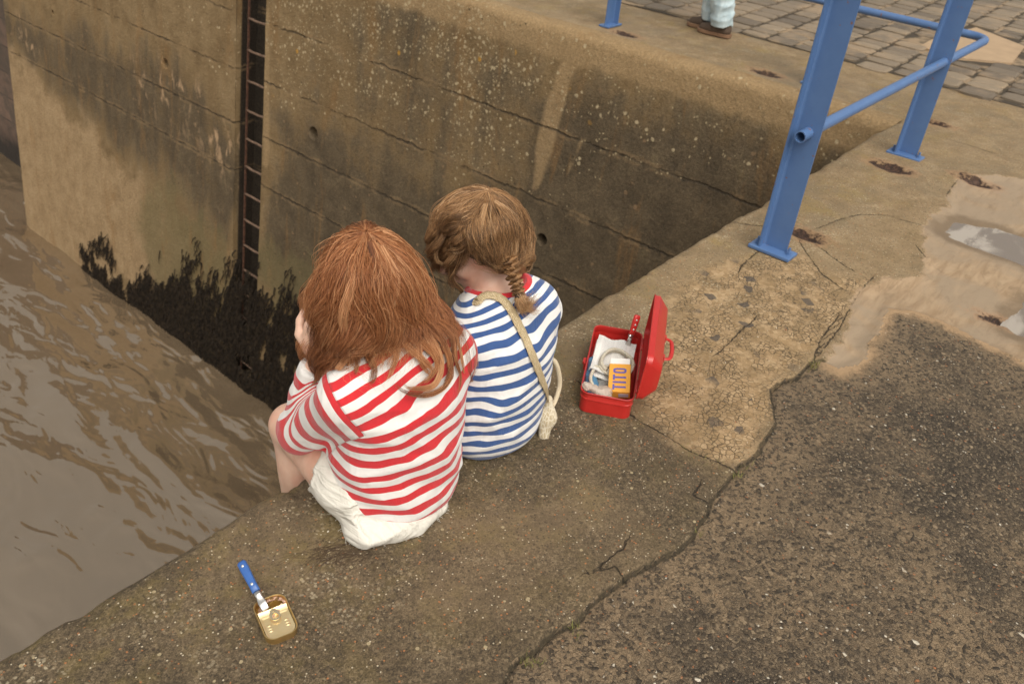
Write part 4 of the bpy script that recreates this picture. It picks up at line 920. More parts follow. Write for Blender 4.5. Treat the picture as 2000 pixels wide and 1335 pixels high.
def clumped(Ps, Lroot, K, seed, amount, wave, wl, tip=1.6, ragged=False, thick=.18):
    g = np.random.default_rng(seed); N, M_, _ = Ps.shape; gi = g.choice(N, K, replace=False)
    D = ((Lroot[:, None, :]-Lroot[gi][None])**2).sum(2)+g.normal(size=(N, K))*.006; own = D.argmin(1); Gd = Ps[gi].copy()
    u = np.linspace(0, 1, M_); T = np.gradient(Gd, axis=1); T /= np.linalg.norm(T, axis=2, keepdims=True)+1e-9
    a = np.cross(T, np.array([.2, .9, .3])); a /= np.linalg.norm(a, axis=2, keepdims=True)+1e-9; b = np.cross(T, a)
    Ls = np.linalg.norm(np.diff(Gd, axis=1), axis=2).sum(1); ph = g.uniform(0, 6.28, (K, 1)); w = wave*g.uniform(.4, 1.5, (K, 1))*np.clip(u*1.5, 0, 1)[None]
    arg = 2*math.pi*u[None]*Ls[:, None]/(wl*g.uniform(.8, 1.3, (K, 1)))+ph; off = w[..., None]*(np.cos(arg)[..., None]*a+.7*np.sin(arg)[..., None]*b)
    uc = np.clip((u-.02)/.55, 0, 1); c = amount*(uc*uc*(3-2*uc))[None]*g.uniform(.75, 1.06, (N, 1)); c = np.clip(c, 0, .96)[..., None]
    lk = g.normal(size=(K, 3, 3))*np.array([.55, .35, .2])[None, :, None]; lock = sum(lk[:, q][:, None, :]*np.sin(u*(1.6+2.2*q)*1.57)[None, :, None] for q in range(3))*wave*1.25
    off = off+lock; Lk = g.uniform(.66, 1.0, K) if ragged else np.ones(K)
    free = Ps+off[own]*.9; pulled = Gd[own]+off[own]+(Ps-Gd[own])*thick
    out = free*(1-c)+pulled*c
    if ragged:
        uu = u[None]*Lk[own][:, None]*(M_-1); k = np.minimum(uu.astype(int), M_-2); f = (uu-k)[..., None]; ar = np.arange(N)[:, None]; out = out[ar, k]*(1-f)+out[ar, k+1]*f
    return out, own
def frizz(Ps, amp, seed):
    g = np.random.default_rng(seed); N, M_, _ = Ps.shape; u = np.linspace(0, 1, M_)
    o = np.zeros_like(Ps)
    for k in (1, 2.3, 4.5):
        o += (g.normal(size=(N, 1, 3))/k)*np.sin(2*math.pi*k*u[None, :, None]+g.uniform(0, 6.28, (N, 1, 3)))
    return Ps+o*amp*(u[None, :, None]**.8)

def person_eyes(parent, C, B):
    M1 = plain('eye_white', (.8, .78, .74), .25); M2 = plain('iris', (.06, .09, .08), .2)
    for s in (-1, 1):
        c = C+B@np.array([s*.030, .079, .004]); bm = bmesh.new(); bmesh.ops.create_uvsphere(bm, u_segments=16, v_segments=10, radius=.0125, matrix=Matrix.Translation(c)); o = bm_obj('eye', bm, M1, parent, True)
        bm = bmesh.new(); bmesh.ops.create_uvsphere(bm, u_segments=12, v_segments=8, radius=.006, matrix=Matrix.Translation(c+B@np.array([0, .0085, 0]))); bm_obj('iris', bm, M2, o, True)
def guided(guides, N, HC, HB, r, seed, thick, coll=None, u0=.34, u1=(.80, 1.0), M_=40, exact_end=False):
    """strands interpolated between neighbouring guide curves, each guide a list of (photo x, photo y, world y)"""
    g = np.random.default_rng(seed); Gd = np.array([smooth_poly([PY(*q) for q in G_], 60) for G_ in guides]); K = len(Gd)
    t = g.uniform(0, K-1, N); i = np.minimum(t.astype(int), K-2); w = (t-i)[:, None, None]; P = Gd[i]*(1-w)+Gd[i+1]*w
    a = np.where(g.random(N) < .12, 0, u0*g.random(N)); b = g.uniform(*u1, N); 
    if exact_end: b[:] = 1
    u = (a[:, None]+(b-a)[:, None]*np.linspace(0, 1, M_)[None])*59; u = np.clip(u, 0, 59); k = np.minimum(u.astype(int), 58); f = (u-k)[..., None]; ar = np.arange(N)[:, None]
    P = P[ar, k]*(1-f)+P[ar, k+1]*f; lay = thick*g.random(N)**.8; Ce = HC+HB@np.array([0, -.012, .026])
    rad = P-Ce; rad /= np.linalg.norm(rad, axis=2, keepdims=True); uu = np.linspace(0, 1, M_)[None, :, None]; env = np.minimum(1, .45+uu*4) if not exact_end else np.minimum(1, .45+uu*4)*(1-uu**2)
    P = P+rad*(lay-.5*thick)[:, None, None]*env+g.normal(size=(N, 1, 3))*.0045*env
    sh = P.shape; Q = P.reshape(-1, 3); q = (Q-Ce)@HB; ra = r[None]+.004+.5*np.repeat(lay, M_)[:, None]*.6; kk = np.linalg.norm(q/ra, axis=1); m = kk < 1; Q[m] = (q[m]/kk[m][:, None])@HB.T+Ce
    if coll is not None:
        off = .004+.4*np.repeat(lay, M_)
        for _ in range(2):
            d = coll(Q); m = d < off
            if m.any():
                e = .004; Gr = np.column_stack([coll(Q[m]+np.eye(3)[x]*e)-coll(Q[m]-np.eye(3)[x]*e) for x in range(3)])/(2*e); Gr /= np.linalg.norm(Gr, axis=1, keepdims=True)+1e-9; Q[m] += Gr*(off[m]-d[m])[:, None]
    P = Q.reshape(sh); P[:, 1:-1] = .25*P[:, :-2]+.5*P[:, 1:-1]+.25*P[:, 2:]
    return P, np.column_stack([t*.02, lay, lay*0]), lay
def locks(curves, per, seed, HC, HB, r, coll, rad=.0075, wave=.004):
    """single thick locks: tight bundles that follow one curve each"""
    g = np.random.default_rng(seed); out, tone = [], []; Ce = HC+HB@np.array([0, -.012, .026])
    for cv in curves:
        c = smooth_poly([PY(*q) for q in cv], 40); T, Nn, Bb = frames(c); u = np.linspace(0, 1, 40); t0 = g.uniform(.25, .95)
        ph = g.uniform(0, 6.28); c = c+Nn*(wave*np.sin(9*u+ph)*u)[:, None]
        for j in range(per):
            a_, q = g.uniform(0, 6.28), math.sqrt(g.random()); w = rad*q*(.35+.9*np.sin(math.pi*np.clip(u*.9+.05, 0, 1)))*(1-.55*u**2); tw = a_+1.6*u+.3*g.normal()
            e = g.uniform(.72, 1.0); P = c+Nn*(w*np.cos(tw))[:, None]+Bb*(.7*w*np.sin(tw))[:, None]; k = u*e*39; i = np.minimum(k.astype(int), 38); f = (k-i)[:, None]; out.append(P[i]*(1-f)+P[i+1]*f); tone.append(np.clip(t0+.22*g.normal()+.2*(q-.5), 0, 1))
    P = np.array(out); sh = P.shape; Q = P.reshape(-1, 3); q = (Q-Ce)@HB; kk = np.linalg.norm(q/(r[None]+.013), axis=1); m = kk < 1; Q[m] = (q[m]/kk[m][:, None])@HB.T+Ce
    if coll is not None:
        d = coll(Q); m = d < .012; e = .004; Gr = np.column_stack([coll(Q[m]+np.eye(3)[x]*e)-coll(Q[m]-np.eye(3)[x]*e) for x in range(3)])/(2*e); Gr /= np.linalg.norm(Gr, axis=1, keepdims=True)+1e-9; Q[m] += Gr*(.012-d[m])[:, None]
    P = Q.reshape(sh); P[:, 1:-1] = .25*P[:, :-2]+.5*P[:, 1:-1]+.25*P[:, 2:]
    return frizz(P, .0012, seed+1), np.array(tone)
def scalp_cap(parent, HC, HB, r, mat):
    Ce = HC+HB@np.array([0, -.012, .026]); V, F = [], []; nu, nv = 40, 24
    for j in range(nv+1):
        th = math.pi*.66*j/nv
        for i in range(nu):
            a = 2*math.pi*i/nu; d = np.array([math.sin(th)*math.cos(a), math.sin(th)*math.sin(a)-.25*math.cos(th)*0, math.cos(th)])
            lim = 1.0 if d[1] < .3 else max(.0, 1-(d[1]-.3)*.9); thk = th*lim; d = np.array([math.sin(thk)*math.cos(a), math.sin(thk)*math.sin(a), math.cos(thk)]); V.append(Ce+HB@(d*(r+.003)))
    for j in range(nv):
        for i in range(nu): F.append((j*nu+i, j*nu+(i+1) % nu, (j+1)*nu+(i+1) % nu, (j+1)*nu+i))
    return mesh_obj('scalp_hair', V, F, mat, parent, attrs={'hc': np.full(len(V), .25), 'hu': np.zeros(len(V))})

# ================================================================ GIRL IN RED STRIPES
def girl_red():
    root = thing('person', 'girl with long auburn hair in red striped shirt and white shorts on the quay edge', 'person')
    sp = [(1.036, 1.112, .085), (1.034, 1.092, .21), (1.030, 1.086, .33), (1.030, 1.105, .425), (1.032, 1.14, .485)]; side = [(.95, -.30, 0), (.97, -.22, 0), (1, -.10, 0), (1, -.03, 0), (1, 0, 0)]
    a = [.128, .130, .146, .130, .055]; b = [.108, .092, .098, .080, .048]
    shL, shR = (.886, 1.098, .394), (1.168, 1.070, .390); elL, elR = (.912, 1.305, .160), (1.262, 1.165, .145); wrL, wrR = (.932, 1.252, .372), (1.150, 1.36, .19)
    HC = np.array([1.040, 1.195, .560]); HB = basis((-.10, .80, -.55))
    pr = [('tor', sp, side, a, b, .03)]
    pr += [('cap', s_, e_, .040, .034, .03) for s_, e_ in ((shL, elL), (shR, elR))]+[('cap', e_, w_, .036, .024, .02) for e_, w_ in ((elL, wrL), (elR, wrR))]
    pr += [('cap', shL, sp[3], .045, .05, .04), ('cap', shR, sp[3], .045, .05, .04), ('cap', HC+HB@np.array([0, -.035, -.06]), sp[4], .050, .054, .03)]
    kL, kR = (1.002, 1.465, .035), (1.115, 1.50, .05); aL, aR = (.985, 1.44, -.36), (1.10, 1.45, -.36)
    pr += [('cap', (.945, 1.165, .082), kL, .080, .056, .03), ('cap', (1.09, 1.135, .082), kR, .080, .056, .03), ('ell', (.992, 1.425, -.10), (.048, .055, .12), None, .04), ('cap', kL, aL, .052, .034, .02), ('cap', kR, aR, .052, .034, .02)]
    for an in (aL, aR): pr += [('cap', an, np.array(an)+(0, .11, -.06), .036, .030, .02), ('cap', np.array(an)+(0, .10, -.06), np.array(an)+(0, .17, -.075), .030, .018, .02)]
    pr += hand_prims(np.array(wrL)+(.002, -.006, .02), (.10, -.06, 1.0), (-.85, -.42, .05), -1, 1.15)
    pr += hand_prims(np.array(wrR)+(-.01, .008, 0), (-.75, .6, -.1), (.1, .2, .95), 1, .55)
    pr += head_prims(HC, HB)
    nets_obj('body', field_fn(pr), (.78, .96, -.52), (1.40, 1.70, .74), .0050, M_SKIN, root, 1); person_eyes(root, HC, HB)
    MR = mat_stripes('red_striped_jersey', (.57, .026, .033), (.77, .745, .715), .0435, .12, .5)
    def folds(P):
        x, y, z = P.T; arm = np.clip((np.abs(x-1.02)-.13)/.04, 0, 1); low = np.clip((.30-z)/.2, 0, 1)
        w = .0095*ridge(P, -.55, 9, 3.2, 11)*(1-arm)*(.35+.9*low)+.0075*ridge(P, .45, 8, 3.0, 15)*(1-arm)*np.clip(1-np.abs(z-.26)/.17, 0, 1)+.003*ridge(P, -.2, 22, 3, 16)*(1-arm)
        w += .0055*ridge(P, 0.25, 24, 2.4, 19, (0, 2))*arm*np.clip(1-np.abs(z-.22)/.17, .15, 1)
        return w-.002
    shirt(root, 'striped_shirt', MR, sp, side, [x+y for x, y in zip(a, (.018, .016, .006, .004, .004))], [x+y for x, y in zip(b, (.014, .014, .004, .004, .004))],
          [(shL, elL, wrL, (.052, .047, .036)), (shR, elR, wrR, (.054, .052, .038))], ((.90, 1.1, .034), (.10, .12, 1)), ((1.034, 1.155, .525), (.062, .062, .05), None), folds, (.80, .95, -.01), (1.36, 1.46, .56))
    # white shorts with a frayed hem
    n = NM('white_cotton'); f = n.noise(60, 4); n.set(Base_Color=n.mix(f, (.60, .57, .50), (.71, .68, .61)), Roughness=.9); n.bump(n.math('ADD', n.math('MULTIPLY', n.noise(24, 4, .6, dist=.8), .9), n.math('ADD', n.math('MULTIPLY', n.noise(500, 2), .15), n.math('MULTIPLY', n.ss(n.math('ABSOLUTE', n.math('SUBTRACT', n.noise(13, 3, .5, n.map((1, .4, 1), (0, .5, .4)), .9), .5)), .13, .0), .7))), .6, .009)
    RS = basis((.30, .95, 0)); base = field_fn([('ell', (1.020, 1.120, .075), (.154, .110, .082), RS), ('cap', (.945, 1.165, .084), (.975, 1.35, .070), .084, .076, .03), ('cap', (1.09, 1.135, .084), (1.10, 1.35, .07), .090, .080, .03), ('ell', (.985, 1.048, .020), (.125, .062, .030), RS, .03)])
    def fs(P):
        D = base(P); m = np.abs(D) < .03
        if m.any(): D[m] -= .010*ridge(P[m], 1.2, 13, 3, 31, (0, 1))+.007*ridge(P[m], .3, 11, 2.5, 37, (0, 2))+.005*fbm(P[m], 16, 33, 3)
        cut = P[:, 1]-(1.222+.03*(P[:, 0]-.98)+.007*vnoise(P, 70, 35)+.008*np.sin(P[:, 2]*40)); return np.maximum(np.maximum(D, cut), .002-P[:, 2])
    sh, Vs = nets_obj('shorts', fs, (.76, .95, -.01), (1.24, 1.32, .22), .0050, n.m, root, 0)
    g = np.random.default_rng(12); rimm = Vs[(Vs[:, 1] > 1.203) & (np.abs(base(Vs)) < .014)]; low = Vs[(Vs[:, 2] < .012) & (Vs[:, 1] < 1.17)]
    R_ = np.vstack([rimm[g.integers(0, len(rimm), 420)], low[g.integers(0, len(low), 320)]]); dd = np.vstack([np.tile([-.1, 1, -.25], (420, 1)), np.tile([0, 0, 0], (320, 1))]); cen = np.array([1.01, 1.13, .0]); o_ = R_-cen; o_[:, 2] = .15*np.abs(o_[:, 0]); o_ /= np.linalg.norm(o_, axis=1, keepdims=True); dd[420:] = o_[420:]
    dd = dd+g.normal(size=dd.shape)*.35; Ln = g.uniform(.003, .009, len(R_)); t = np.linspace(0, 1, 5)[None, :, None]; FP = R_[:, None, :]+dd[:, None, :]*Ln[:, None, None]*t+g.normal(size=(len(R_), 5, 3))*.0012*t; FP[..., 2] = np.maximum(FP[..., 2], .003)
    for q in (slice(0, 420), slice(420, None)): strand_mesh('fringe', FP[q], .0006, np.full(len(R_[q]), .5), n.m, sh)
    # hair
    coll = field_fn([('tor', sp, side, [x+.022 for x in a], [x+.020 for x in b], .03), ('cap', shL, elL, .056, .05, .03), ('cap', shR, elR, .056, .05, .03), ('cap', shL, sp[3], .056, .06, .04), ('cap', shR, sp[3], .056, .06, .04)])
    MH = mat_hair('auburn_hair', [(.05, (.060, .020, .008)), (.32, (.17, .056, .020)), (.55, (.31, .112, .040)), (.78, (.46, .195, .080)), (1, (.62, .33, .165))])
    r = np.array([.079, .097, .094]); Ce = HC+HB@np.array([0, -.012, .026])
    GD = [[(714, 459, 1.20), (704, 461, 1.25), (690, 462, 1.31), (681, 500, 1.34), (678, 560, 1.33)], [(716, 459, 1.20), (722, 461, 1.25), (740, 462, 1.31), (760, 510, 1.34), (770, 570, 1.33)],
          [(718, 459, 1.20), (770, 470, 1.29), (805, 540, 1.32), (818, 610, 1.32), (812, 660, 1.30)],
          [(712, 459, 1.20), (664, 466, 1.26), (646, 490, 1.29), (619, 560, 1.31), (612, 630, 1.31), (617, 700, 1.28), (625, 765, 1.25)],
          [(712, 459, 1.19), (667, 474, 1.22), (642, 505, 1.25), (622, 575, 1.26), (618, 645, 1.26), (624, 715, 1.24), (636, 772, 1.22)],
          [(713, 460, 1.18), (653, 515, 1.20), (634, 590, 1.20), (629, 665, 1.20), (636, 735, 1.19), (646, 790, 1.17)],
          [(714, 461, 1.17), (671, 520, 1.15), (653, 600, 1.14), (648, 680, 1.15), (657, 740, 1.14), (671, 775, 1.12)],
          [(715, 461, 1.16), (690, 530, 1.11), (680, 610, 1.09), (671, 680, 1.10), (681, 735, 1.09), (700, 760, 1.08)],
          [(716, 462, 1.16), (712, 540, 1.085), (708, 620, 1.07), (700, 680, 1.075), (708, 720, 1.075), (722, 742, 1.07)],
          [(718, 462, 1.16), (738, 540, 1.08), (748, 620, 1.06), (748, 670, 1.06), (752, 712, 1.06), (745, 735, 1.05)],
          [(719, 461, 1.16), (765, 535, 1.08), (788, 610, 1.06), (800, 660, 1.05), (812, 700, 1.04), (790, 738, 1.03)],
          [(720, 461, 1.17), (785, 525, 1.10), (815, 600, 1.08), (832, 650, 1.06), (850, 698, 1.03), (842, 726, 1.015)],
          [(720, 460, 1.17), (800, 515, 1.13), (838, 595, 1.11), (852, 650, 1.08), (868, 698, 1.05), (868, 728, 1.03)],
          [(721, 460, 1.18), (802, 505, 1.17), (838, 580, 1.16), (852, 640, 1.14), (880, 692, 1.10), (890, 712, 1.085)],
          [(720, 459, 1.19), (792, 495, 1.22), (828, 570, 1.22), (845, 630, 1.20), (866, 660, 1.17), (888, 690, 1.13), (905, 715, 1.10)],
          [(719, 459, 1.20), (780, 480, 1.27), (815, 550, 1.28), (830, 620, 1.27), (838, 665, 1.25)]]
    N = 14500; S_, Lr, layer = guided(GD, N, HC, HB, r, 21, .024, coll, .40, (.70, 1.03)); g = np.random.default_rng(22)
    S1_, _o = clumped(S_, Lr, 620, 27, .80, .0012, .06, thick=.25); S2, own = clumped(S1_, Lr, 70, 24, .92, .0175, .135, 1.25, True, .24); S2 = frizz(S2, .0014, 25)
    cv = .55*g.random(70)[own]+.45*g.random(620)[_o]; hc = np.clip(.53+.85*(cv-.5)+.28*(g.random(N)-.5)+.42*(layer-.014)/.024, 0, 1)  # inner strands toned darker: depth shade put into the hair colour
    hair = strand_mesh('hair', S2, g.uniform(.00032, .00060, N), hc, MH, root); scalp_cap(hair, HC, HB, r, MH)
    LK, lt = locks([[(735, 470, 1.13), (790, 530, 1.09), (825, 600, 1.07), (838, 655, 1.05), (862, 705, 1.02), (862, 745, 1.0), (835, 768, .985), (795, 768, .98), (765, 752, .985)],
                    [(740, 470, 1.15), (805, 530, 1.12), (842, 610, 1.09), (858, 660, 1.06), (866, 700, 1.03), (880, 735, 1.01), (866, 772, 1.0)], [(742, 468, 1.18), (812, 530, 1.16), (846, 600, 1.14), (872, 655, 1.12), (902, 690, 1.08), (915, 716, 1.06)],
                    [(728, 470, 1.12), (765, 540, 1.075), (790, 600, 1.055), (782, 650, 1.05), (800, 690, 1.035), (826, 720, 1.02), (822, 750, 1.0)], [(722, 472, 1.12), (738, 540, 1.075), (728, 600, 1.06), (742, 650, 1.055), (722, 690, 1.06), (730, 722, 1.06)],
                    [(712, 475, 1.13), (700, 545, 1.085), (712, 605, 1.07), (690, 660, 1.075), (702, 710, 1.075), (690, 742, 1.08)], [(700, 478, 1.15), (672, 545, 1.12), (682, 610, 1.10), (655, 670, 1.12), (664, 720, 1.11), (650, 765, 1.11)],
                    [(690, 480, 1.18), (652, 545, 1.18), (640, 610, 1.17), (648, 665, 1.17), (628, 720, 1.17), (640, 775, 1.15)], [(750, 480, 1.12), (795, 560, 1.075), (812, 610, 1.06), (806, 660, 1.045), (840, 700, 1.02), (842, 730, 1.0), (818, 752, .99)],
                    [(690, 476, 1.20), (640, 530, 1.22), (622, 600, 1.23), (628, 660, 1.22), (616, 720, 1.21), (624, 770, 1.20)], [(745, 480, 1.11), (775, 545, 1.07), (762, 610, 1.05), (776, 660, 1.045), (768, 700, 1.045), (748, 740, 1.04)], [(760, 490, 1.13), (822, 570, 1.10), (852, 640, 1.075), (878, 690, 1.04), (886, 730, 1.02)],
                    [(735, 475, 1.12), (785, 545, 1.08), (818, 615, 1.06), (826, 665, 1.045), (848, 715, 1.015), (838, 752, .995), (806, 756, .985), (790, 748, .985)], [(740, 475, 1.13), (805, 550, 1.10), (836, 625, 1.08), (850, 675, 1.055), (856, 722, 1.02), (846, 760, 1.0)],
                    [(742, 480, 1.14), (815, 560, 1.12), (850, 630, 1.10), (870, 668, 1.085), (884, 700, 1.06), (904, 728, 1.04)], [(728, 475, 1.12), (752, 545, 1.075), (770, 610, 1.055), (806, 665, 1.04), (812, 705, 1.025), (842, 735, 1.005)], [(715, 478, 1.13), (690, 550, 1.09), (668, 620, 1.09), (680, 680, 1.09), (668, 730, 1.10), (680, 768, 1.10)],
                    [(690, 480, 1.19), (645, 550, 1.20), (628, 620, 1.20), (636, 690, 1.20), (622, 745, 1.19), (636, 790, 1.17)], [(725, 475, 1.12), (722, 550, 1.08), (736, 620, 1.06), (716, 680, 1.065), (728, 725, 1.06), (712, 752, 1.065)]],
                   80, 61, HC, HB, r, coll, .0095); strand_mesh('hair_lock', LK, .00055, lt, MH, hair)
    M_ = g.choice(N, 420, replace=False); fl = frizz(S_[M_], .010, 26); strand_mesh('flyaway_hair', fl, .0003, g.uniform(.55, 1, 420), MH, hair)
    return root
# ================================================================ GIRL IN BLUE STRIPES
def girl_blue():
    root = thing('person', 'girl in blue striped shirt with a short brown braid, head turned to the left', 'person')
    sp = [(1.368, 1.115, .085), (1.372, 1.096, .21), (1.382, 1.092, .315), (1.388, 1.105, .392), (1.390, 1.138, .448)]; side = [(.95, -.28, .02), (.95, -.27, .05), (.95, -.25, .10), (.95, -.22, .14), (.95, -.20, .16)]
    a = [.136, .126, .128, .112, .052]; b = [.105, .092, .098, .080, .048]
    shL, shR = (1.276, 1.130, .338), (1.468, 1.064, .384); elL, elR = (1.255, 1.31, .20), (1.506, 1.145, .160); wrL, wrR = (1.335, 1.45, .17), (1.44, 1.36, .15)
    HC = np.array([1.387, 1.197, .556]); HB = basis((-.76, .52, -.46))
    pr = [('tor', sp, side, a, b, .03)]+[('cap', s_, e_, .040, .034, .03) for s_, e_ in ((shL, elL), (shR, elR))]+[('cap', e_, w_, .036, .024, .02) for e_, w_ in ((elL, wrL), (elR, wrR))]
    pr += [('cap', shL, sp[3], .045, .05, .04), ('cap', shR, sp[3], .045, .05, .04), ('cap', HC+HB@np.array([0, -.030, -.06]), sp[4], .041, .047, .03)]
    kL, kR = (1.31, 1.49, .06), (1.44, 1.50, .06); aL, aR = (1.31, 1.46, -.36), (1.44, 1.46, -.36)
    pr += [('cap', (1.29, 1.15, .082), kL, .078, .055, .03), ('cap', (1.44, 1.15, .082), kR, .078, .055, .03), ('cap', kL, aL, .052, .034, .02), ('cap', kR, aR, .052, .034, .02)]
    for an in (aL, aR): pr += [('cap', an, np.array(an)+(0, .11, -.06), .036, .030, .02), ('cap', np.array(an)+(0, .10, -.06), np.array(an)+(0, .17, -.075), .030, .018, .02)]
    pr += hand_prims(np.array(wrL)+(.008, .015, 0), (.5, .8, -.15), (0, .2, 1), 1, .6)+hand_prims(np.array(wrR)+(-.008, .015, 0), (-.4, .9, -.1), (0, .2, 1), -1, .6)
    pr += head_prims(HC, HB); nets_obj('body', field_fn(pr), (1.16, .96, -.52), (1.64, 1.72, .72), .0050, M_SKIN, root, 1); person_eyes(root, HC, HB)
    MB = mat_stripes('blue_striped_jersey', (.044, .094, .250), (.78, .765, .745), .0365, .55, .5)
    def folds(P):
        x, y, z = P.T; arm = np.clip((np.abs(x-1.385)-.125)/.03, 0, 1); mid = np.clip(1-np.abs(z-.18)/.16, 0, 1)
        w = .0090*ridge(P, .42, 10, 3.0, 51)*(1-arm*.6)*(.35+.8*mid)+.0075*ridge(P, -.5, 9, 2.6, 55)*(1-arm)*mid+.003*ridge(P, .2, 22, 3, 56)*(1-arm)
        w += .005*ridge(P, .2, 24, 2.2, 57)*arm
        return w-.002
    shirt(root, 'striped_shirt', MB, sp, side, [x+y for x, y in zip(a, (.016, .014, .006, .004, .004))], [x+y for x, y in zip(b, (.014, .012, .004, .004, .004))],
          [(shL, elL, wrL, (.052, .047, .036)), (shR, elR, wrR, (.051, .047, .036))], ((1.36, 1.1, .012), (.02, .03, 1)), ((1.390, 1.138, .486), (.073, .078, .064), None), folds, (1.17, .95, -.01), (1.65, 1.50, .54))
    n = NM('denim_shorts'); n.set(Base_Color=n.mix(n.noise(90, 4), (.06, .08, .13), (.11, .14, .21)), Roughness=.9)
    base = field_fn([('ell', (1.36, 1.125, .085), (.150, .112, .086)), ('cap', (1.29, 1.15, .082), (1.30, 1.33, .072), .085, .074, .03), ('cap', (1.44, 1.15, .082), (1.44, 1.33, .07), .085, .074, .03)])
    nets_obj('shorts', lambda P: np.maximum(np.maximum(base(P), P[:, 1]-1.30), .002-P[:, 2]), (1.15, .98, -.01), (1.60, 1.36, .2), .006, n.m, root, 0)
    # hair gathered into one short braid, loose curls blown forward
    MH = mat_hair('brown_hair', [(.05, (.050, .026, .012)), (.32, (.13, .068, .031)), (.55, (.27, .145, .065)), (.78, (.46, .25, .11)), (1, (.62, .42, .24))])
    r = np.array([.078, .096, .093]); Ce = HC+HB@np.array([0, -.012, .026]); Bp = PY(994, 515, 1.085); g = np.random.default_rng(31)
    E = (1000, 522, 1.09)
    BR = [[(946, 388, 1.185), (915, 440, 1.12), (920, 490, 1.10), (945, 518, 1.10), (975, 527, 1.10), E], [(947, 388, 1.185), (935, 440, 1.11), (942, 480, 1.09), (960, 512, 1.09), (980, 523, 1.095), E],
          [(948, 388, 1.185), (955, 440, 1.10), (962, 480, 1.09), (975, 508, 1.09), (988, 520, 1.09), E], [(949, 387, 1.185), (980, 430, 1.10), (988, 470, 1.09), (993, 500, 1.09), (997, 513, 1.09), E],
          [(950, 386, 1.185), (1002, 425, 1.12), (1014, 470, 1.11), (1012, 503, 1.10), (1006, 516, 1.09), E], [(950, 384, 1.185), (1012, 415, 1.17), (1030, 465, 1.16), (1026, 505, 1.13), (1012, 522, 1.10), E],
          [(949, 383, 1.185), (1008, 402, 1.22), (1034, 455, 1.22), (1034, 505, 1.18), (1018, 528, 1.12), E], [(946, 383, 1.185), (995, 392, 1.27), (1028, 440, 1.28), (1034, 500, 1.24), (1020, 532, 1.15), E]]
    LO = [[(950, 383, 1.185), (925, 378, 1.30), (885, 400, 1.34), (866, 440, 1.34), (863, 490, 1.32), (871, 520, 1.31)], [(949, 384, 1.185), (905, 388, 1.26), (871, 420, 1.29), (855, 468, 1.29), (859, 505, 1.28), (879, 520, 1.27), (884, 545, 1.26), (898, 566, 1.26), (896, 580, 1.26)],
          [(949, 385, 1.185), (901, 398, 1.21), (874, 432, 1.23), (864, 480, 1.24), (871, 512, 1.24), (880, 530, 1.24), (886, 555, 1.24), (880, 574, 1.24)], [(948, 386, 1.185), (905, 412, 1.17), (885, 450, 1.18), (879, 490, 1.20), (886, 512, 1.21)],
          [(947, 387, 1.185), (915, 422, 1.14), (899, 462, 1.14), (898, 498, 1.16), (902, 506, 1.17)], [(947, 388, 1.185), (925, 430, 1.12), (914, 470, 1.11), (924, 494, 1.13), (944, 508, 1.12)]]
    S1, L1, y1 = guided(BR, 5600, HC, HB, r, 32, .022, None, .30, exact_end=True); S1[:, -1] = Bp+g.normal(size=(5600, 3))*.006; S1[:, -4:-1] = .5*S1[:, -4:-1]+.5*(S1[:, -1:]*.5+S1[:, -5:-4]*.5)
    T1, q1 = clumped(S1, L1, 360, 33, .75, .001, .06, thick=.25); C1, o1 = clumped(T1, L1, 50, 34, .84, .0085, .12, thick=.26); uu = np.linspace(0, 1, 40)[None, :, None]; C1 = frizz(C1*(1-uu**4)+S1*uu**4, .0012, 35)
    S3, L3, y3 = guided(LO, 4200, HC, HB, r, 42, .024, None, .25, (.62, 1.03)); T3, q3 = clumped(S3, L3, 260, 43, .80, .001, .06, thick=.25); C3, o3 = clumped(T3, L3, 40, 44, .93, .0150, .080, 1.25, True, .22); C3 = frizz(C3, .0018, 45)
    S2 = np.vstack([C1, C3]); N = len(S2); S_ = np.vstack([S1, S3]); hc = np.concatenate([.44+.46*(g.random(50)[o1]-.5)+.32*(g.random(360)[q1]-.5), .60+.50*(g.random(40)[o3]-.5)+.3*(g.random(260)[q3]-.5)])+.25*(g.random(N)-.5)+.25*(np.concatenate([y1-.011, y3-.015]))/.026  # outer strands lighter, deep ones darker: self-shade added to the tone
    hair = strand_mesh('hair', S2, g.uniform(.00035, .00068, N), np.clip(hc, 0, 1), MH, root); scalp_cap(hair, HC, HB, r, MH)
    LK, lt = locks([[(945, 395, 1.17), (895, 412, 1.18), (866, 446, 1.20), (850, 490, 1.21), (856, 512, 1.20), (882, 516, 1.19), (896, 500, 1.19)], [(940, 400, 1.16), (900, 430, 1.16), (884, 475, 1.17), (880, 520, 1.18), (884, 550, 1.18), (904, 570, 1.18), (900, 588, 1.18), (886, 582, 1.18)],
                    [(938, 405, 1.15), (912, 440, 1.14), (902, 485, 1.14), (890, 520, 1.16), (878, 548, 1.17), (890, 566, 1.17)], [(950, 398, 1.14), (938, 440, 1.105), (936, 480, 1.09), (950, 508, 1.085), (974, 520, 1.085), (992, 520, 1.085)], [(945, 400, 1.15), (920, 435, 1.125), (915, 468, 1.12), (926, 494, 1.11), (950, 511, 1.10), (976, 522, 1.09)],
                    [(965, 395, 1.15), (1000, 430, 1.115), (1008, 470, 1.10), (1004, 500, 1.09), (996, 518, 1.085)], [(970, 390, 1.18), (1018, 425, 1.16), (1032, 470, 1.15), (1026, 510, 1.12), (1008, 524, 1.09)], [(958, 396, 1.14), (972, 440, 1.10), (978, 480, 1.085), (988, 510, 1.085)], [(930, 385, 1.24), (882, 405, 1.26), (852, 450, 1.27), (843, 490, 1.27), (862, 520, 1.26), (868, 500, 1.25)]],
                   80, 63, HC, HB, r, None, .0075, .003); strand_mesh('hair_lock', LK, .0005, lt, MH, hair)
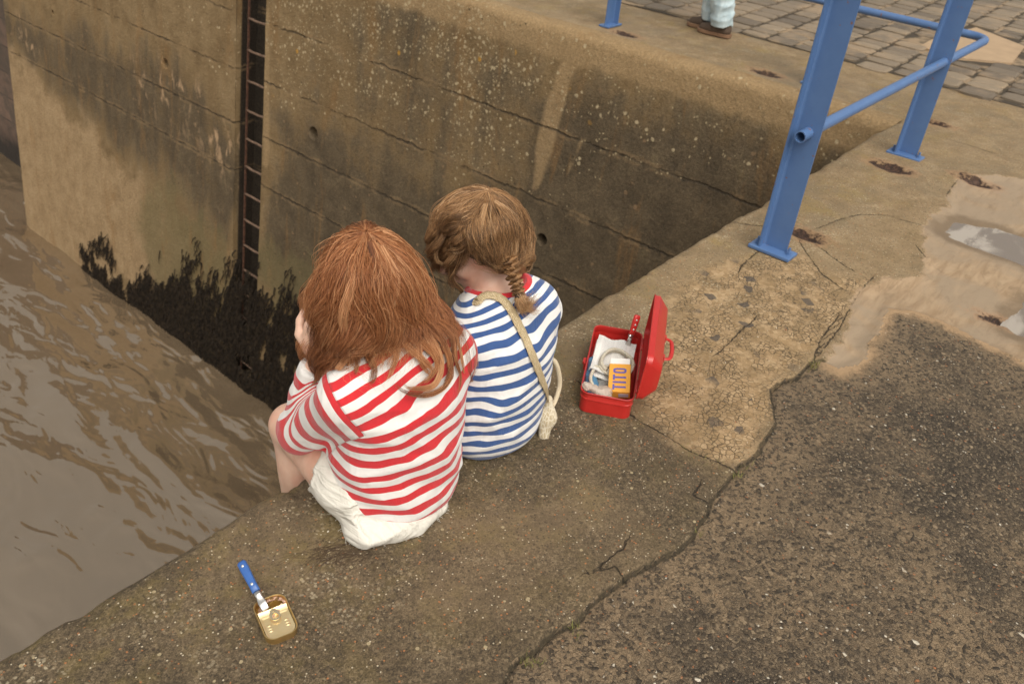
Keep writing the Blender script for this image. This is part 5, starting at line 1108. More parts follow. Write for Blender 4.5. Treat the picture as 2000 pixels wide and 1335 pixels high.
    M_ = g.choice(N, 520, replace=False); strand_mesh('flyaway_hair', frizz(S_[M_], .012, 36), .0003, g.uniform(.6, 1, 520), MH, hair)
    # braid
    bp = smooth_poly([PY(990, 503, 1.085), PY(998, 522, 1.068), PY(1005, 545, 1.05), PY(1011, 562, 1.035), PY(1013, 577, 1.027)], 60); T, Nn, Bb = frames(bp); allS, hcs = [], []
    for k in range(3):
        ph = 2*math.pi*k/3; t = np.linspace(0, 1, 60); am = .0145*(1-.35*t); cx = am*np.sin(2*math.pi*2.6*t+ph); cy = .62*am*np.sin(4*math.pi*2.6*t+2*ph)
        cen = bp+Nn*cx[:, None]+Bb*cy[:, None]
        for j in range(150):
            rr_, an = .0095*math.sqrt(g.random()), g.uniform(0, 6.28); tw = an+t*3; w = (1-.35*t)
            allS.append(cen+Nn*(rr_*np.cos(tw)*w)[:, None]+Bb*(rr_*np.sin(tw)*w)[:, None]); hcs.append(np.clip(.30+.25*g.random()+.12*(k-1)+.25*(rr_/.0095)**2*.5, 0, 1))
    braid = strand_mesh('braid', frizz(np.array(allS)[:, ::2], .0008, 37), .0007, hcs, MH, root)
    v, f_ = tube_vf([bp[-1]+T[-1]*d for d in (-.005, 0, .005)], .0095, 14); mesh_obj('hair_tie', v, f_, plain('dark_elastic', (.015, .012, .012), .7), braid)
    tl = smooth_poly([bp[-1], PY(1016, 588, 1.022), PY(1026, 601, 1.015), PY(1036, 594, 1.01), PY(1040, 578, 1.01)], 16); tails = []
    for j in range(340):
        o = g.normal(size=3)*.0045; e = g.normal(size=3)*.012; u_ = np.linspace(0, 1, 16)[:, None]; k = g.uniform(.45, 1); p = tl[np.clip((np.linspace(0, 15*k, 16)), 0, 15).astype(int)]; tails.append(.5*(p+np.roll(p, -1, 0))[:16]*1.0 if False else p+o+e*u_)
    tl_ = np.array(tails); tl_[:, 1:-1] = .25*tl_[:, :-2]+.5*tl_[:, 1:-1]+.25*tl_[:, 2:]; strand_mesh('braid_tail', frizz(tl_, .003, 38), .0006, g.uniform(.5, 1, 340), MH, braid)
    return root
def check_prims(): pass
girl_red(); girl_blue()

# ================================================================ PASSER-BY ON THE FAR QUAY
def passer_by():
    root = thing('person', 'person in pale blue jeans and brown shoes standing on the far quay', 'person', (5.95, 3.02, 0))
    fw = nrm([-.16, .98, 0]); sd = np.array([fw[1], -fw[0], 0]); ctr = np.array([5.95, 3.0, 0]); hips = ctr+fw*-.02+np.array([0, 0, .88])
    At = lambda s, f, u: ctr+sd*s+fw*f+np.array([0, 0, u])
    feet = [(-.06, -.05), (.07, .07)]; an = [At(s, f-.03, .09) for s, f in feet]; kn = [At(s*1.1, f*.7+.03, .47) for s, f in feet]; hp = [At(-.09, -.02, .86), At(.09, -.02, .86)]
    HC = At(0, .03, 1.56); HB = basis(fw+np.array([0, 0, -.15])); sh = [At(-.18, -.01, 1.37), At(.18, -.01, 1.37)]; el = [At(-.25, -.03, 1.10), At(.25, -.02, 1.10)]; wr = [At(-.24, .10, .88), At(.24, .08, .88)]
    pr = head_prims(HC, HB)+[('cap', HC+HB@np.array([0, -.03, -.06]), At(0, -.02, 1.40), .055, .06, .03), ('tor', [At(0, -.02, .86), At(0, -.01, 1.1), At(0, -.01, 1.3), At(0, -.02, 1.40)], sd, [.15, .13, .16, .08], [.10, .09, .10, .06], .03)]
    for k in range(2):
        pr += [('cap', hp[k], kn[k], .08, .055, .03), ('cap', kn[k], an[k], .052, .036, .02), ('cap', sh[k], el[k], .045, .037, .03), ('cap', el[k], wr[k], .036, .025, .02)]+hand_prims(wr[k]-np.array([0, 0, .015]), (0, .15, -1), sd*(-1, 1)[k], (1, -1)[k], .5)
    nets_obj('body', field_fn(pr), ctr+(-.45, -.4, 0), ctr+(.45, .45, 1.75), .0085, M_SKIN, root); person_eyes(root, HC, HB)
    n = NM('pale_denim'); f = n.noise(18, 5, .65, n.map((1, 1, .25))); n.set(Base_Color=n.mix(n.ss(f, .3, .7), (.36, .46, .50), (.58, .67, .69)), Roughness=.9); n.bump(n.noise(35, 4), .5, .008)
    base = field_fn([('ell', At(0, -.015, .90), (.175, .135, .12))]+[p for k in range(2) for p in (('cap', hp[k], kn[k], .095, .088, .03), ('cap', kn[k], an[k]+np.array([0, 0, .0]), .084, .076, .02))])
    def fj(P):
        D = base(P); m = np.abs(D) < .04
        if m.any():
            z = P[m][:, 2]; D[m] -= .011*ridge(P[m], .35, 13, 2.2, 71, (0, 2))*np.clip(1.2-z*1.6, .15, 1)+.006*ridge(P[m], -.4, 17, 2, 73, (1, 2))
        return np.maximum(np.maximum(D, .082-P[:, 2]+.01*np.sin(P[:, 0]*60)), P[:, 2]-.98)
    nets_obj('jeans', fj, ctr+(-.4, -.4, .02), ctr+(.4, .45, 1.02), .008, n.m, root)
    n2 = plain('grey_wool', (.16, .16, .17), .9, scale=40, bump=.006)
    bs = field_fn([('tor', [At(0, -.02, .88), At(0, -.01, 1.1), At(0, -.01, 1.3), At(0, -.02, 1.40)], sd, [.18, .16, .18, .10], [.125, .115, .125, .085])]+[p for k in range(2) for p in (('cap', sh[k], el[k], .06, .054, .03), ('cap', el[k], wr[k], .054, .042, .02))])
    nets_obj('sweater', lambda P: np.maximum(np.maximum(bs(P), .86-P[:, 2]), -d_ell(P, At(0, -.01, 1.47), (.065, .065, .06))), ctr+(-.45, -.4, .7), ctr+(.45, .45, 1.5), .009, n2, root)
    g = np.random.default_rng(9); L, P = scalp_roots(1500, HC+HB@np.array([0, -.012, .026]), HB, np.array([.078, .096, .093]), 91, lambda L: ~((L[:, 1] > .4) & (L[:, 2] < .45)) & (L[:, 2] > -.5)); t = np.linspace(0, 1, 6)[None, :, None]
    D = (L*.5)@HB.T+np.array([0, 0, -.6]); S_ = P[:, None]+D[:, None]*t*.06; strand_mesh('hair', S_, .002, g.uniform(.1, .5, 1500), mat_hair('dark_hair', [(0, (.02, .012, .008)), (1, (.12, .07, .04))]), root)
    Mu, Ms = plain('brown_suede', (.085, .055, .036), .75, var=.3, scale=50, bump=.003), plain('crepe_sole', (.22, .125, .07), .8, var=.2)
    for k, (s, f) in enumerate(feet):
        o = At(s, f-.08, 0); ang = (.10, -.02)[k]; d = fw*math.cos(ang)+sd*math.sin(ang); w = np.array([d[1], -d[0], 0]); Pm = lambda a_, b_, c_: o+d*a_+w*b_+np.array([0, 0, c_])
        fu = field_fn([('cap', Pm(.02, 0, .05), Pm(.115, 0, .045), .040, .041, .02), ('cap', Pm(.115, 0, .042), Pm(.19, .004, .036), .043, .033, .02), ('cap', Pm(.01, 0, .05), Pm(.02, 0, .12), .039, .037, .02)])
        so, _ = nets_obj('shoe', lambda P: np.maximum(np.maximum(fu(P), .024-P[:, 2]), P[:, 2]-.125), Pm(.08, 0, 0)-.2, Pm(.08, 0, 0)+.2, .007, Mu, root)
        prof = [(-.035, .0), (-.025, .034), (.03, .040), (.10, .041), (.16, .046), (.21, .036), (.236, .0)]; loop = smooth_poly([(a_, b_, 0) for a_, b_ in prof], 20).tolist(); loop = [(p[0], p[1]) for p in loop]+[(p[0], -p[1]) for p in loop[-2:0:-1]]
        v, f_ = loft([[Pm(a_*.99, b_*.98, .006) for a_, b_ in loop], [Pm(a_, b_, .010) for a_, b_ in loop], [Pm(a_, b_, .027) for a_, b_ in loop], [Pm(a_*.985, b_*.97, .030) for a_, b_ in loop]]); mesh_obj('sole', v, f_, Ms, so, smooth=False)
    for ch in root.children_recursive: ch.data.transform(Matrix.Translation(-root.location))
passer_by()
# ================================================================ THINGS ON THE QUAY
def lm(root): return Matrix.LocRotScale(root.location, root.rotation_euler, None)
def local(o, root): o.data.transform(lm(root).inverted()); return o      # world-built mesh -> local frame of its thing
def pan(L, W, r, rings, n=7):
    """rings: (dL, dW, z, dr) offsets from the nominal outline"""
    return [[(x, y, z) for x, y in rounded_rect(L+dl, W+dw, max(.003, r+dr), n)] for dl, dw, z, dr in rings]
M_RED = NM('red_enamel'); fr_ = M_RED.noise(30, 4, .6); M_RED.set(Base_Color=M_RED.mix(M_RED.math('MULTIPLY', M_RED.ss(M_RED.noise(120, 4, .75), .68, .73), .7), M_RED.mix(fr_, (.40, .017, .014), (.50, .028, .022)), (.16, .03, .02)), Roughness=M_RED.math('ADD', .26, M_RED.math('MULTIPLY', fr_, .16))); M_RED.b.inputs['Coat Weight'].default_value = .2; M_RED.bump(M_RED.noise(25, 3), .12, .003)
def toolbox():
    root = thing('toolbox', 'red metal toolbox with its lid open, full of odds and ends', 'toolbox', (1.828, 1.020, .001), math.radians(29.2))
    L, W, r, H = .362, .150, .024, .072
    outer = pan(L, W, r, [(-.012, -.012, 0, -.004), (-.004, -.004, .004, 0), (-.003, -.003, .046, 0), (.0005, .0005, .048, 0), (.0005, .0005, .052, 0), (-.002, -.002, .054, 0), (-.001, -.001, H-.004, 0), (.003, .003, H-.002, .001), (.004, .004, H, .001), (.002, .002, H+.0015, 0),
                           (-.003, -.003, H+.001, 0), (-.005, -.005, H-.004, -.001), (-.006, -.006, .055, -.001), (-.004, -.004, .051, -.001), (-.007, -.007, .047, -.001), (-.008, -.008, .006, -.001), (-.02, -.02, .004, -.004)])
    v, f = loft(outer); o = mesh_obj('tray', v, f, M_RED, root)
    try: o.data.set_sharp_from_angle(angle=math.radians(35))
    except Exception: pass
    # lid: hipped pan standing open on the hinge side
    lid_r = [(0, 0, 0, 0), (.004, .004, .001, 0), (.004, .004, .003, 0), (0, 0, .005, 0), (0, 0, .018, 0), (-.030, -.062, .047, -.006), (-.036, -.070, .049, -.008)]
    inn = [(-.040, -.074, .0475, -.008), (-.034, -.066, .0455, -.006), (-.003, -.003, .017, 0), (-.003, -.003, .001, 0)]
    rings = [[Vector((x, y+W/2, -z)) for x, y, z in rg] for rg in pan(L, W, r, lid_r)]; ri = [[Vector((x, y+W/2, -z)) for x, y, z in rg] for rg in pan(L, W, r, inn)]
    ang = math.radians(93); R_ = Matrix.Rotation(ang, 3, 'X')
    tr = lambda p: Vector((0, -W/2-.004, H+.002))+R_@Vector((p[0], p[1], -p[2]))   # hinge on the -Y side, swung open
    v1, f1 = loft([[tr(p) for p in rg] for rg in rings], cap0=False); v2, f2 = loft([[tr(p) for p in rg] for rg in ri[::1]], cap0=True, cap1=False)
    n_ = len(rings[0]); k = len(v1); ringf = [(j, (j+1) % n_, k+(len(ri)-1)*n_+(j+1) % n_, k+(len(ri)-1)*n_+j) for j in range(n_)]
    V, F = merge([(v1, f1), (v2, f2)]); F += ringf; bm = bmesh.new(); vs = [bm.verts.new(p) for p in V]
    for q in F: bm.faces.new([vs[i] for i in q])
    lid = bm_obj('lid', bm, M_RED, root, True)
    try: lid.data.set_sharp_from_angle(angle=math.radians(30))
    except Exception: pass
    P = [tr((p_[0], W/2, -p_[1])) for p_ in [(-.052, .047), (-.053, .060), (-.044, .073), (-.02, .077), (0, .078), (.02, .077), (.044, .073), (.053, .060), (.052, .047)]]
    v, f = tube_vf(smooth_poly([tuple(p) for p in P], 28), .0062, 10, True, .55); mesh_obj('handle', v, f, M_RED, lid)
    for sx in (-.052, .052):
        bm = bmesh.new(); add_box(bm, (0, 0, 0), (.016, .022, .012)); bevel_all(bm, .002)
        for vv in bm.verts: vv.co = tr((sx+vv.co.x, W/2+vv.co.y, -.052+vv.co.z))
        bm_obj('handle_bracket', bm, M_RED, lid)
    for sx in (-.11, .11):
        v, f = tube_vf([(sx-.03, -W/2-.004, H+.003), (sx+.03, -W/2-.004, H+.003)], .0035, 10); mesh_obj('hinge', v, f, M_RED, root)
    bm = bmesh.new(); add_box(bm, (-.01, W/2+.006, .050), (.030, .006, .026)); add_box(bm, (-.01, W/2+.010, .060), (.022, .006, .010)); bevel_all(bm, .0015); bm_obj('latch', bm, M_RED, root)
    return root
TB = toolbox(); TM = lm(TB)
def tb(x, y, z): return TM@Vector((x, y, z))
def contents():
    # folded newspaper
    n = NM('printed_paper'); cx, cy, cz = n.sep(n.co)[0:3]
    ln = n.math('GREATER_THAN', n.math('FRACT', n.math('MULTIPLY', cx, 260)), .55); wd = n.ss(n.noise(160, 2, .5, n.map((1, 2.5, 1))), .42, .5); colm = n.ss(n.math('ABSOLUTE', n.math('SUBTRACT', n.math('FRACT', n.math('MULTIPLY', cy, 24)), .5)), .44, .40)
    ink = n.math('MULTIPLY', n.math('MULTIPLY', ln, wd), colm); c = n.mix(n.math('MULTIPLY', ink, .40), n.mix(n.noise(14, 4), (.66, .64, .60), (.80, .785, .75)), (.22, .22, .23)); n.set(Base_Color=c, Roughness=.8); n.bump(n.noise(22, 4, dist=.5), .4, .006)
    r = thing('newspaper', 'folded white printed newspaper lying under the rope in the red toolbox', 'newspaper', tb(.035, .005, .03), TB.rotation_euler.z-math.radians(2))
    V, F = [], []; a, b = 17, 13
    for s in range(3):
        k = len(V)
        for i in range(a):
            for j in range(b):
                x = (i/(a-1)-.5)*.185; y = (j/(b-1)-.5)*.118; z = .010+s*.008+.010*(i/(a-1))+.005*math.sin(i*.55+s)+.004*math.sin(j*.9+s*2)+.010*max(0, j/(b-1)-.7)
                V.append((x+s*.003, y-s*.002, z))
        for i in range(a-1):
            for j in range(b-1): q = k+i*b+j; F.append((q, q+b, q+b+1, q+1))
    V2 = V+[(x, y, z-.0022) for x, y, z in V]; m = len(V); F2 = F+[tuple(i+m for i in q[::-1]) for q in F]
    mesh_obj('sheets', V2[:m//3]+V2[m:m+m//3], [q for q in F if max(q) < m//3]+[tuple(i+m//3 for i in q[::-1]) for q in F if max(q) < m//3], n.m, r)
    mesh_obj('fold', V2[2*m//3:m]+V2[m+2*m//3:], [tuple(i-2*m//3 for i in q) for q in F if min(q) >= 2*m//3]+[tuple(i-2*m//3+m//3 for i in q[::-1]) for q in F if min(q) >= 2*m//3], n.m, r)
    # rope
    n = NM('cotton_rope'); w = n.t.nodes.new('ShaderNodeTexWave'); w.inputs['Scale'].default_value = 95; w.inputs['Distortion'].default_value = 1.5; n.t.links.new(n.map((1, 1, 1), (.6, .5, .7)), w.inputs[0])
    n.set(Base_Color=n.mix(n.math('MULTIPLY', n.ss(n.noise(170, 2), .60, .66), .6), n.mix(w.outputs[1], (.52, .45, .33), (.74, .69, .57)), (.24, .32, .27)), Roughness=.9); n.bump(w.outputs[1], .6, .003)
    P = []
    for i in range(120):
        t = i/119; a = -2.2+t*2*math.pi*1.75; rr_ = .052-.006*t; P.append(tb(-.005+rr_*1.12*math.cos(a)+.004*math.sin(3*a), -.012+rr_*.98*math.sin(a), .060+.014*t+.010*math.cos(a)))
    tail = [tb(-.085, .048, .050), tb(-.115, .030, .044), tb(-.10, .0, .040)]
    pts = smooth_poly([tb(-.10, -.01, .038), tb(-.125, .030, .048), tb(-.09, .055, .056), tb(-.03, .050, .060)], 24).tolist()+[tuple(p) for p in P[8:]]
    v, f = tube_vf(pts, .0052, 9); tag(mesh_obj('rope', v, f, n.m), 'coil of cream rope on top of the newspaper in the toolbox', 'rope')
    # yellow-orange carton with blue lettering
    R0 = Matrix.Rotation(TB.rotation_euler.z+math.radians(6), 3, 'Z')@Matrix.Rotation(math.radians(-20), 3, 'Y')@Matrix.Rotation(math.radians(-8), 3, 'X')
    rt = thing('carton', 'orange carton with the word TITO in blue lettering standing in the toolbox', 'carton', tb(-.078, -.028, .060), 0); rt.rotation_euler = R0.to_euler()
    Lc, Wc, Hc = .098, .062, .032; Mo = plain('orange_card', (.78, .36, .045), .5, var=.05, scale=25); Mw = plain('white_card', (.78, .76, .72), .6, var=.04)
    bm = bmesh.new(); add_box(bm, (0, 0, 0), (Lc, Wc, Hc)); bevel_all(bm, .0009, 1); bm_obj('box_body', bm, Mo, rt)
    bm = bmesh.new(); add_box(bm, (Lc/2+.009, 0, Hc/2-.001), (.018, Wc*.9, .0012), Matrix.Rotation(math.radians(-18), 3, 'Y')); bm_obj('flap', bm, Mw, rt)
    bm = bmesh.new(); add_box(bm, (-Lc/2-.0006, -.013, -.001), (.0008, .028, .016)); bm_obj('sticker', bm, plain('lilac_sticker', (.52, .47, .52), .6), rt)
    # lettering: condensed bold strokes, drawn as real thin blocks; reads along the carton
    bm = bmesh.new(); hh, ww, st = .038, .0185, .0058; x0 = -.0415; gap = .0046; zt = Hc/2+.0004
    def blk(x, y, sx, sy): add_box(bm, (x, y, zt), (sx, sy, .0006))       # x: reading direction, y: letter height
    x = x0
    for ch in 'TITO':
        w_ = st if ch == 'I' else ww
        if ch == 'T': blk(x+w_/2, hh/2-st/2, w_, st); blk(x+w_/2, -st/2-.0001, st, hh-st)
        elif ch == 'I': blk(x+w_/2, 0, st, hh)
        else:
            N_ = 24
            def rr(a, sx, sy): return (math.copysign(abs(math.cos(a))**.55, math.cos(a))*sx, math.copysign(abs(math.sin(a))**.55, math.sin(a))*sy)
            o_ = [rr(2*math.pi*i/N_, w_/2, hh/2) for i in range(N_)]; i_ = [rr(2*math.pi*i/N_, w_/2-st, hh/2-st) for i in range(N_)]
            A1 = [bm.verts.new((x+w_/2+p[0], p[1], zt+.0003)) for p in o_]; B1 = [bm.verts.new((x+w_/2+p[0], p[1], zt+.0003)) for p in i_]
            for i in range(N_): bm.faces.new((A1[i], A1[(i+1) % N_], B1[(i+1) % N_], B1[i]))
        x += w_+gap
    bm_obj('lettering', bm, plain('blue_ink', (.125, .105, .36), .5, var=.05), rt)
    # little plastic bag, blue cloth
    n = NM('clear_plastic'); n.set(Base_Color=(.80, .68, .58), Roughness=.18, Transmission_Weight=.5, IOR=1.3); n.bump(n.noise(60, 3, dist=1.0), .7, .01)
    f_ = field_fn([('ell', tb(-.140, .012, .052), (.030, .024, .017)), ('cap', tb(-.140, .030, .058), tb(-.150, .060, .074), .011, .014, .012)])
    nets = nets_obj('plastic_bag', lambda P: f_(P)+.0055*fbm(P, 75, 81, 2), np.array(tb(-.145, .03, .05))-.07, np.array(tb(-.145, .03, .05))+.07, .0028, n.m, None, 0)[0]; tag(nets, 'crumpled clear plastic bag tied at the neck beside the orange carton', 'plastic bag')
    n = plain('peach_snack', (.60, .30, .15), .6, scale=60, bump=.004); n2 = NM('blue_cloth'); n2.set(Base_Color=n2.mix(n2.noise(50, 4), (.06, .17, .30), (.12, .28, .44)), Roughness=.9); n2.bump(n2.noise(40, 4), .7, .008)
    f2 = field_fn([('cap', tb(-.10, .056, .030), tb(.03, .060, .036), .014, .013), ('ell', tb(-.145, .045, .028), (.022, .020, .022)), ('cap', tb(-.14, .02, .018), tb(-.06, .05, .02), .018, .018)])
    o = nets_obj('cloth', lambda P: f2(P)+.006*fbm(P, 45, 83, 3), np.array(tb(-.06, .045, .03))-.12, np.array(tb(-.06, .045, .03))+.12, .0035, n2.m, None, 0)[0]; tag(o, 'crumpled blue cloth along the left inside of the toolbox', 'cloth')
    o = nets_obj('filler', lambda P: d_ell(P, tb(-.02, 0, .018), (.13, .05, .02), np.array(Matrix.Rotation(TB.rotation_euler.z, 3, 'Z')))+.006*fbm(P, 35, 87, 3), np.array(tb(-.02, 0, .02))-.16, np.array(tb(-.02, 0, .02))+.16, .005, plain('grey_bag', (.30, .29, .27), .6, bump=.01), None, 0)[0]
    o.name = 'cloth_bag'; tag(o, 'grey cloth bag lying at the bottom of the red toolbox', 'bag')
    # knife with red handle, standing against the far hinge corner
    knife('kitchen_knife', 'knife with a red riveted handle standing in the red toolbox', tb(.138, -.048, .158), tb(.120, -.040, .098), tb(.060, -.02, .02), plain('red_handle', (.55, .030, .026), .35), 3)
def knife(name, label, top, neck, tip, mh, nriv):
    top, neck, tip = map(np.array, (top, neck, tip)); r = thing(name, label, 'knife', tuple(tip)); d = nrm(neck-top); L = np.linalg.norm(neck-top)
    n_ = nrm(np.array([-.45, -.60, .65])-d*np.dot(d, [-.45, -.60, .65])); s = np.cross(d, n_); at = lambda a, b, c: top+d*a+s*b+n_*c
    prof = [(0, .0075, .005), (.004, .0098, .0068), (.02, .0100, .0075), (.045, .0088, .0070), (L*.8, .0084, .0068), (L, .0086, .0066)]
    def slab(pr, z0, z1):
        rings = []
        for a, w, t in pr: rings.append([at(a, w*math.copysign(abs(math.cos(q))**.6, math.cos(q)), t*math.copysign(abs(math.sin(q))**.6, math.sin(q))) for q in np.linspace(0, 2*math.pi, 17)[:-1]])
        return loft(rings)
    v, f = slab(prof, 0, 1); h = local(mesh_obj('handle', v, f, mh, r), r)
    Mst = plain('steel', (.62, .60, .57), .22, 1.0, scale=40)
    bl = np.linalg.norm(tip-neck); v, f = slab([(L, .0080, .0062), (L+.010, .0078, .0058), (L+.014, .0062, .0040), (L+.020, .0080, .0022), (L+bl*.6, .0088, .0016), (L+bl, .0075, .0010)], 0, 1); local(mesh_obj('blade', v, f, Mst, r), r)
    for a in np.linspace(.014, L-.018, nriv):
        for sg in (1, -1):
            v, f = tube_vf([at(a, 0, sg*.004), at(a, 0, sg*.0078)], .0030, 14); local(mesh_obj('rivet', v, f, plain('rivet_steel', (.80, .78, .74), .25, .6), h), r)
contents()
def tin():
    root = thing('sardine_tin', 'small golden sardine tin with its lid half peeled on the quay edge', 'tin', (.6155, 1.0125, .0), math.radians(-18.2)); L, W, r, H = .066, .106, .020, .0235      # L across, W along
    n = NM('gold_lacquer_tin'); f = n.noise(50, 3); n.set(Base_Color=n.mix(f, (.62, .43, .17), (.74, .54, .25)), Metallic=.9, Roughness=n.math('ADD', .24, n.math('MULTIPLY', f, .14))); n.bump(n.noise(35, 2), .12, .003); M = n.m
    Mi = NM('tin_inside'); Mi.set(Base_Color=(.60, .56, .50), Metallic=.9, Roughness=.3)
    rg = pan(L, W, r, [(-.008, -.008, 0, -.004), (-.002, -.002, .001, 0), (0, 0, .004, 0), (0, 0, H-.004, 0), (.002, .002, H-.003, 0), (.0030, .0030, H-.0015, .001), (.0022, .0022, H, .001), (-.001, -.001, H, 0), (-.003, -.003, H-.0015, -.001), (-.0036, -.0036, H-.004, -.001), (-.0036, -.0036, .002, -.001)])
    v, f = loft(rg); o = mesh_obj('can', v, f, M, root)
    try: o.data.set_sharp_from_angle(angle=math.radians(40))
    except Exception: pass
    # lid sheet: covers the near two thirds, the torn end rolls up a little
    V, F = [], []; nx_, ny_ = 41, 45; hw, hl = L/2-.0032, W/2-.0032; rc = r-.002
    def inside(x, y): return abs(x) <= hw-(0 if y > -hl+rc else rc-math.sqrt(max(0, rc*rc-(-hl+rc-y)**2)))
    ytop = .020
    for j in range(ny_):
        y = -hl+(ytop+hl)*j/(ny_-1); m = hw-(0 if y > -hl+rc else rc-math.sqrt(max(0, rc*rc-(-hl+rc-y)**2)))
        for i in range(nx_):
            x = (2*i/(nx_-1)-1)*m; z = H-.0042; e = max(0, (y-.004)/(ytop-.004)); z += .0058*e**2
            q = max(abs(x)/hw, -y/hl if y < 0 else 0); z -= .0008 if q < .86 and e < .2 else 0
            for yy_ in (-.014, -.021, -.028):
                for sx in (-1, 1):
                    d = math.hypot((x-sx*.0175)/.0055, (y-yy_)/.0016); z += .0020*max(0, 1-d*d)
            d = math.hypot(x/.010, (y+.004)/.020); z -= .0014*max(0, 1-d)
            V.append((x, y, z))
    for j in range(ny_-1):
        for i in range(nx_-1): k = j*nx_+i; F.append((k, k+1, k+nx_+1, k+nx_))
    m = len(V); V += [(x, y, z-.0004) for x, y, z in V]; F += [tuple(q+m for q in t[::-1]) for t in F]
    nL = NM('lid_lacquer'); f = nL.noise(40, 3); nL.set(Base_Color=nL.mix(f, (.80, .60, .28), (.90, .76, .48)), Metallic=.8, Roughness=.34); nL.bump(nL.noise(45, 2), .15, .002)
    lid = mesh_obj('lid', V, F, nL.m, root)
    # ring pull
    o_ = []
    for i in range(32):
        a = 2*math.pi*i/32; w = .0105-.0028*math.sin(a); o_.append((math.cos(a)*w, .0150*math.sin(a)))
    zt = H-.0005; bm = bmesh.new(); A1 = [bm.verts.new((x, y+.004, zt+.0012+.06*(y+.0125))) for x, y in o_]; B1 = [bm.verts.new((x*.62, -.0015+.004+y*.50-.003, zt+.0012+.06*(y*.5+.0095))) for x, y in o_]
    for i in range(32): bm.faces.new((A1[i], A1[(i+1) % 32], B1[(i+1) % 32], B1[i]))
    ex = bmesh.ops.extrude_face_region(bm, geom=list(bm.faces)); bmesh.ops.translate(bm, verts=[q for q in ex['geom'] if isinstance(q, bmesh.types.BMVert)], vec=(0, 0, -.0012)); bm_obj('ring_pull', bm, plain('pale_gold', (.80, .68, .45), .25, .9), lid)
    bm = bmesh.new(); bmesh.ops.create_cone(bm, cap_ends=True, segments=16, radius1=.0028, radius2=.0024, depth=.0022, matrix=Matrix.Translation((0, .0125, zt+.0022))); bm_obj('rivet', bm, plain('pale_gold_rivet', (.80, .66, .40), .3, .9), lid)
    # fish in oil
    base = field_fn([('ell', (.010, .038, .014), (.015, .009, .006)), ('ell', (-.008, .032, .013), (.012, .012, .006)), ('ell', (.018, .030, .012), (.010, .010, .006)), ('ell', (0, .012, .010), (.024, .03, .007))])
    n = NM('fish'); n.set(Base_Color=n.ramp(n.noise(160, 4, .7), [(.35, (.20, .11, .07)), (.5, (.50, .30, .20)), (.65, (.66, .47, .35))]), Roughness=.3)
    fish, _ = nets_obj('fish', lambda P: base(P)+.0028*fbm(P, 170, 93, 3), (-.033, -.03, .001), (.033, .055, .024), .0013, n.m, None, 0); fish.parent = root
    n = NM('oil'); n.set(Base_Color=(.20, .11, .025), Roughness=.06); v, f = loft([[(x, y, .0085) for x, y in rounded_rect(L-.0045, W-.0045, r-.002)], [(x, y, .0095) for x, y in rounded_rect(L-.0045, W-.0045, r-.002)]]); mesh_obj('oil', v, f, n.m, root, smooth=False)
tin()
knife('table_knife', 'knife with a blue riveted handle resting in the open sardine tin', G(471, 1097, .056), G(501, 1155, .041), G(517, 1196, .014), plain('blue_handle', (.040, .115, .34), .33), 2)

